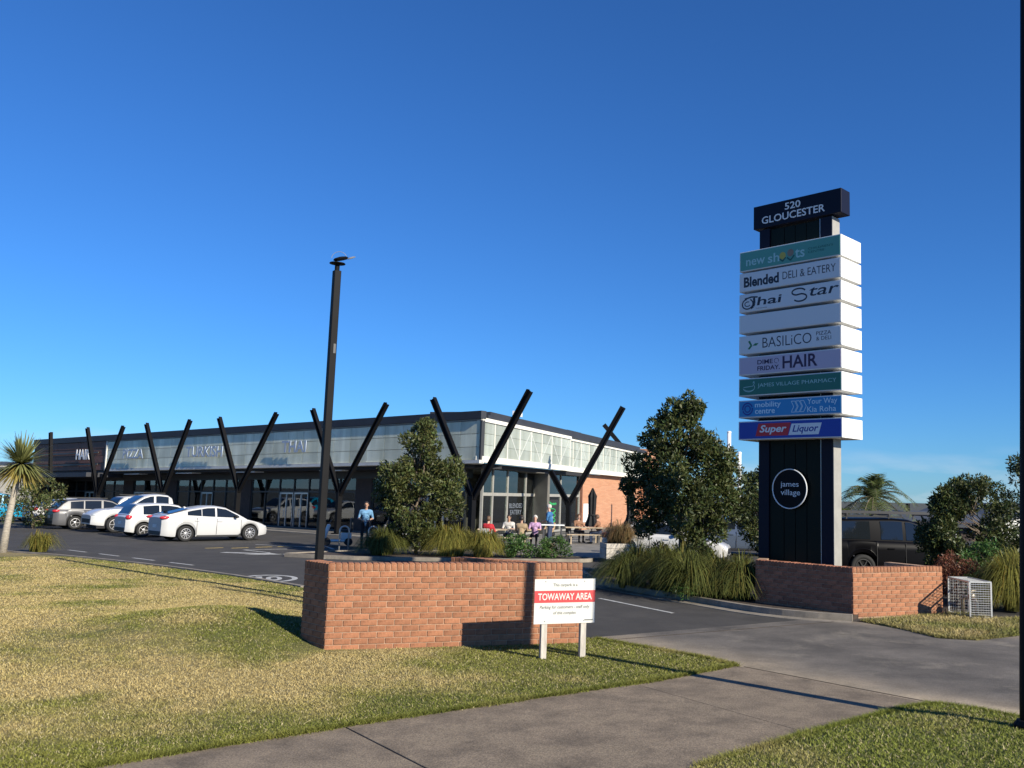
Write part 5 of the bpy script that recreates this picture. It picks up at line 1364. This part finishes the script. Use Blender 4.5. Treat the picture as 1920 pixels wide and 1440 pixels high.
def scooter(label, loc, rz, m):
    t = thing('mobility_scooter', label, 'mobility scooter', loc, rz, 'mobility scooters outside the shop')
    MB().box((0, 0, .20), (1.0, .48, .10)).box((-.30, 0, .38), (.42, .46, .28)).build('chassis', m, t, bevel=.05)
    MB().box((-.28, 0, .60), (.46, .48, .10)).box((-.50, 0, .86), (.10, .46, .50)).build('seat', 'trim_black', t, bevel=.04)
    MB().box((.46, 0, .55), (.14, .34, .62), Matrix.Rotation(R(-18), 3, 'Y')).build('front_shield', m, t, bevel=.05)
    MB().tube([(.50, 0, .5), (.30, 0, 1.0)], .025, 8).tube([(.30, -.26, 1.0), (.30, .26, 1.0)], .018, 8).build('tiller', 'trim_black', t)
    for x in (-.40, .44):
        for s in (-.24, .24): MB().lathe([(.05, -.05), (.15, -.05), (.16, 0), (.15, .05), (.05, .05)], 16, (x, s, .16), rx).build('wheel', 'rubber', t)
scooter('white mobility scooter partly behind the black lamp post', (-10.9, 36.9, .03), R(200), 'paint_white'); scooter('pale grey mobility scooter beside the man in the blue shirt', (-8.9, 38.0, .03), R(190), 'paint_silver')
# far things
for i, (lb, x, y, z, r_) in enumerate((('taller white flue pole behind the large tree', 7.75, 60, 6.6, .13), ('shorter white flue pole behind the large tree', 8.45, 60, 5.25, .12))):
    t = thing('flue_pole', lb, 'pole', (x, y, 0), group='white flue poles')
    MB().tube([(0, 0, 0), (0, 0, z)], r_, 12).build('shaft', 'white_metal', t, smooth=True); MB().lathe([(r_ * 1.15, z - .02), (r_ * 1.15, z + .05), (r_ * .6, z + .1)], 12).build('cap', 'white_metal', t)
mat('weatherboard', (.66, .66, .64), .6); mat('roof_iron', (.07, .075, .08), .5, vary=.15)
def house(label, loc, rz, W, D, hw_, hr, m, group='houses beyond the car park'):
    t = thing('house', label, 'house', loc, rz, group)
    wm = MB(); k = 0
    wm.prism([(-W / 2, -D / 2), (W / 2, -D / 2), (W / 2, D / 2), (-W / 2, D / 2)], 0, hw_)
    for s in (-1, 1): wm.add([(s * W / 2, -D / 2, hw_), (s * W / 2, D / 2, hw_), (s * W / 2, 0, hr - .08)], [(0, 1, 2)])
    wm.build('wall', m, t, fix=False)
    rf_ = MB()
    for s in (-1, 1): rf_.add([(-W / 2 - .4, s * (D / 2 + .4), hw_ - .15), (W / 2 + .4, s * (D / 2 + .4), hw_ - .15), (W / 2 + .4, 0, hr), (-W / 2 - .4, 0, hr), (-W / 2 - .4, s * (D / 2 + .4), hw_ - .30), (W / 2 + .4, s * (D / 2 + .4), hw_ - .30), (W / 2 + .4, 0, hr - .15), (-W / 2 - .4, 0, hr - .15)], [(0, 1, 2, 3), (7, 6, 5, 4), (0, 4, 5, 1), (1, 5, 6, 2), (2, 6, 7, 3), (3, 7, 4, 0)])
    r_ = rf_.build('roof', 'roof_iron', t)
    MB().tube([(W * .15, -.6, hr - .5), (W * .15, -.6, hr + .45)], .14, 8).build('flue', 'black_steel', r_)
    for x in (-W * .3, 0, W * .3):
        f = MB().box((x, -D / 2 - .02, hw_ - .9), (1.3, .06, 1.1)).build('window', 'white_paint', t); MB().box((x, -D / 2 - .055, hw_ - .9), (1.16, .02, .96)).build('pane', 'window_black', f)
house('low dark house behind the black utility', (18.2, 62, -1.3), R(-8), 12, 7, 2.4, 3.05, 'dark_pier')
house('white gabled house behind the leafy tree at the right', (26.6, 64, -1.3), R(-70), 9, 8, 2.4, 3.7, 'weatherboard')
house('grey shop building past the left end of the shops', (-55.5, 76, -.5), R(20), 14, 8, 4.0, 4.4, 'grey_metal')

# ================================================================== PEOPLE
def person(label, loc, rz, pose, top, bottom, skin, hair, height=1.7, arms='down', hair_len=0.0, lean=0.0, group='people at the cafe'):
    """one continuous body grown round capsules and remeshed; local +X is the way the person faces"""
    k = height / 1.72
    if pose == 'stand': hipz, kneeP, ankP = .90, (.03, .50), (0, .09)
    else: hipz, kneeP, ankP = .50, (.44, .52), (.42, .09)
    ch = Vector((lean * .8, 0, hipz + .42)); nk = Vector((lean, 0, hipz + .57)); hc = Vector((lean + .035, 0, hipz + .73)); pv = Vector((0, 0, hipz + .03))
    seg = []
    def cap(a, b, ra, rb, tg): seg.append((Vector(a) * k, Vector(b) * k, ra * k, rb * k, tg))
    cap(pv + Vector((0, -.06, 0)), pv + Vector((0, .06, 0)), .125, .125, 'b'); cap(pv, ch + Vector((0, 0, -.12)), .13, .135, 't')
    cap(ch + Vector((0, -.10, 0)), ch + Vector((0, .10, 0)), .125, .125, 't'); cap(ch + Vector((0, -.15, .06)), ch + Vector((0, .15, .06)), .075, .075, 't')
    cap(nk + Vector((0, 0, -.05)), hc + Vector((-.01, 0, -.05)), .056, .052, 's')
    cap(hc + Vector((-.012, 0, .035)), hc + Vector((.005, 0, -.045)), .092, .066, 's'); cap(hc + Vector((.02, 0, -.06)), hc + Vector((.045, 0, -.085)), .048, .032, 's')
    cap(hc + Vector((.083, 0, .0)), hc + Vector((.104, 0, -.022)), .012, .016, 's')
    for s in (-1, 1):
        cap(hc + Vector((-.005, s * .083, .01)), hc + Vector((-.008, s * .086, -.03)), .018, .012, 's')
        hip = Vector((0, s * .095, hipz)); kn = Vector((kneeP[0], s * .11, kneeP[1])); an = Vector((ankP[0], s * .11, ankP[1]))
        cap(hip, kn, .088, .062, 'b'); cap(kn, an, .060, .042, 'b'); cap(an + Vector((-.03, 0, -.045)), an + Vector((.16, s * .02, -.055)), .042, .034, 'h')
        sh = Vector((ch.x, s * .195, ch.z + .06))
        if arms == 'down': el = sh + Vector((-.02, s * .05, -.28)); wr = el + Vector((.06, 0, -.25))
        elif arms == 'hips': el = sh + Vector((.02, s * .07, -.27)); wr = el + Vector((.20, -s * .14, -.06))
        else: el = sh + Vector((.14, s * .05, -.23)); wr = el + Vector((.23, -s * .06, .01))
        cap(sh, el, .056, .044, 't'); cap(el, wr, .041, .029, 's' if arms != 'hips' else 's')
        fd = (wr - el).normalized(); sd = Vector((0, 1, 0)); pm_ = wr + fd * .075; cap(wr, pm_, .030, .034, 's')
        cr = fd.cross(Vector((0, 0, 1))); cr = cr.normalized() if cr.length > .2 else Vector((1, 0, 0))
        for i, (o_, l_) in enumerate(((-.030, .062), (-.010, .075), (.011, .070), (.031, .052))):
            b = pm_ + cr * o_; m1 = b + fd * l_ * .55 + Vector((0, 0, -.006)); cap(b, m1, .0115, .011, 's'); cap(m1, m1 + fd * l_ * .5 + Vector((0, 0, -.02)), .011, .0095, 's')
        tb = wr + fd * .03 - cr * .03 * s; cap(tb, tb - cr * s * .03 + fd * .04, .013, .011, 's')
    mb = MB()
    for a, b, ra, rb, tg in seg:
        d = (b - a); L = d.length; d = d.normalized() if L > 1e-6 else Vector((0, 0, 1))
        pts = [a - d * ra * q for q in (.98, .8, .45)] + [a, b] + [b + d * rb * q for q in (.45, .8, .98)]
        mb.tube(pts, [ra * .2, ra * .6, ra * .893, ra, rb, rb * .893, rb * .6, rb * .2], 10)
    tmp = mb.build('tmp_body', 'bark'); md = tmp.modifiers.new('remesh', 'REMESH'); md.mode = 'VOXEL'; md.voxel_size = .0135
    sm = tmp.modifiers.new('smooth', 'SMOOTH'); sm.iterations = 2; sm.factor = .4
    dg = bpy.context.evaluated_depsgraph_get(); me = bpy.data.meshes.new_from_object(tmp.evaluated_get(dg)); bpy.data.objects.remove(tmp)
    me.materials.clear(); tags = ['s', 't', 'b', 'h']
    for m_ in (skin, top, bottom, 'rubber'): me.materials.append(MATS[m_])
    n = len(me.polygons); ce = np.empty(n * 3); me.polygons.foreach_get('center', ce); ce = ce.reshape(-1, 3); best = np.full(n, 1e9); idx = np.zeros(n, int)
    for a, b, ra, rb, tg in seg:
        a_, b_ = np.array(a), np.array(b); d = b_ - a_; t_ = np.clip(((ce - a_) @ d) / (d @ d + 1e-12), 0, 1); ds = np.linalg.norm(ce - a_ - t_[:, None] * d, axis=1) - (ra + (rb - ra) * t_)
        q = ds < best; best[q] = ds[q]; idx[q] = tags.index(tg)
    me.polygons.foreach_set('material_index', idx.astype(np.int32)); me.polygons.foreach_set('use_smooth', np.ones(n, bool))
    p = thing('person', label, 'person', loc, rz, group)
    bo = bpy.data.objects.new('body', me); C.objects.link(bo); bo.parent = p
    hm = MB(); o = len(hm.v); H0 = (hc + Vector((-.018, 0, .03))) * k; nr_, ns = 9, 18; R0 = .104 * k
    for i in range(nr_):
        th_ = (i / (nr_ - 1)) * R(118 + 30 * hair_len)
        for j in range(ns):
            ph = 2 * math.pi * j / ns; front = max(0, math.cos(ph)); th2 = th_ * (1 - .48 * front ** 1.5); rr = R0 * (1 + .03 * math.sin(5 * ph + i) + (.10 * hair_len if th2 > 1.6 else 0))
            hm.v.append(tuple(H0 + Vector((rr * 1.05 * math.sin(th2) * math.cos(ph), rr * .92 * math.sin(th2) * math.sin(ph), rr * math.cos(th2) - (.05 * hair_len * (i / nr_) ** 3)))))
    hm.f = [(i * ns + j, i * ns + (j + 1) % ns, (i + 1) * ns + (j + 1) % ns, (i + 1) * ns + j) for i in range(nr_ - 1) for j in range(ns)]; hm.mi = [0] * len(hm.f)
    hm.build('hair', hair, p, smooth=True)
    em = MB()
    for s in (-1, 1): em.lathe([(.001, 0), (.011, .002), (.001, .005)], 8, (hc + Vector((.078, s * .032, .005))) * k, Matrix.Rotation(R(90), 3, 'Y'))
    em.build('eyes', 'rubber', p)
    MB().bar((hc + Vector((.078, -.02, -.062))) * k, (hc + Vector((.078, .02, -.062))) * k, .01, .008).build('mouth', 'lip', p)
    return p
mat('lip', (.35, .12, .10), .5); mat('skin_light', (.55, .33, .24), .5); mat('skin_tan', (.40, .23, .15), .5); mat('hair_white', (.48, .45, .41), .8, vary=.3, scale=30); mat('hair_dark', (.02, .015, .012), .6); mat('hair_brown', (.10, .055, .03), .6)
mat('cloth_red', (.45, .02, .03), .85, vary=.3, scale=9, bump=.5, bscale=14); mat('cloth_lilac', (.42, .26, .42), .8, vary=.5, scale=14); mat('cloth_blue', (.03, .13, .30), .85, vary=.35, scale=9, bump=.5, bscale=14); mat('cloth_sky', (.12, .26, .42), .85, vary=.35, scale=9, bump=.5, bscale=14); mat('cloth_black', (.012, .012, .014), .85); mat('cloth_white', (.50, .48, .44), .85, vary=.25, scale=9, bump=.5, bscale=14); mat('cloth_brown', (.22, .11, .06), .8); mat('cloth_denim', (.03, .045, .09), .85); mat('cloth_khaki', (.30, .22, .13), .85)
TH = .05
person('person in a red top seated on the white chair, seen from behind', (-4.80, 36.0, TH), R(72), 'sit', 'cloth_red', 'cloth_black', 'skin_light', 'hair_brown', 1.68, 'table', .6, .05)
person('person in a white top with dark hair seated left at the picnic table', (-4.25, 38.75, TH), R(-95), 'sit', 'cloth_white', 'cloth_denim', 'skin_tan', 'hair_dark', 1.7, 'table', .2, .08)
person('white haired person in a patterned lilac top seated facing the road', (-3.15, 38.75, TH), R(-92), 'sit', 'cloth_lilac', 'cloth_black', 'skin_light', 'hair_white', 1.7, 'table', .3, .06)
person('seated person with pale hair and khaki top beside the standing man', (-2.55, 40.1, TH), R(-120), 'sit', 'cloth_khaki', 'cloth_black', 'skin_light', 'hair_white', 1.66, 'table', .1, .06)
person('white haired person standing in a blue top, seen side on', (-2.55, 39.3, TH), R(165), 'stand', 'cloth_blue', 'cloth_denim', 'skin_light', 'hair_white', 1.76, 'hips', .1, .06)
person('person in dark clothes seated at the far end by the brick wall', (-1.55, 43.6, TH), R(-60), 'sit', 'cloth_brown', 'cloth_black', 'skin_light', 'hair_brown', 1.68, 'table', .4, .1)
person('person in brown leaning forward under the folded umbrella', (-.45, 42.6, TH), R(170), 'sit', 'cloth_brown', 'cloth_denim', 'skin_tan', 'hair_brown', 1.7, 'table', .5, .14)
person('person in a light blue shirt standing outside the shop by the bicycle hoops', (-9.75, 36.6, .0), R(-75), 'stand', 'cloth_sky', 'cloth_black', 'skin_tan', 'hair_dark', 1.78, 'hips', 0, .02, group='people outside the shop')
person('person in black with brown hair seated between the white and lilac tops', (-3.75, 38.9, TH), R(-88), 'sit', 'cloth_black', 'cloth_denim', 'skin_light', 'hair_brown', 1.66, 'table', .5, .12)
person('person in khaki seated at the near side of the picnic table, seen from behind', (-3.6, 37.2, TH), R(88), 'sit', 'cloth_khaki', 'cloth_black', 'skin_tan', 'hair_dark', 1.68, 'table', .3, .1)
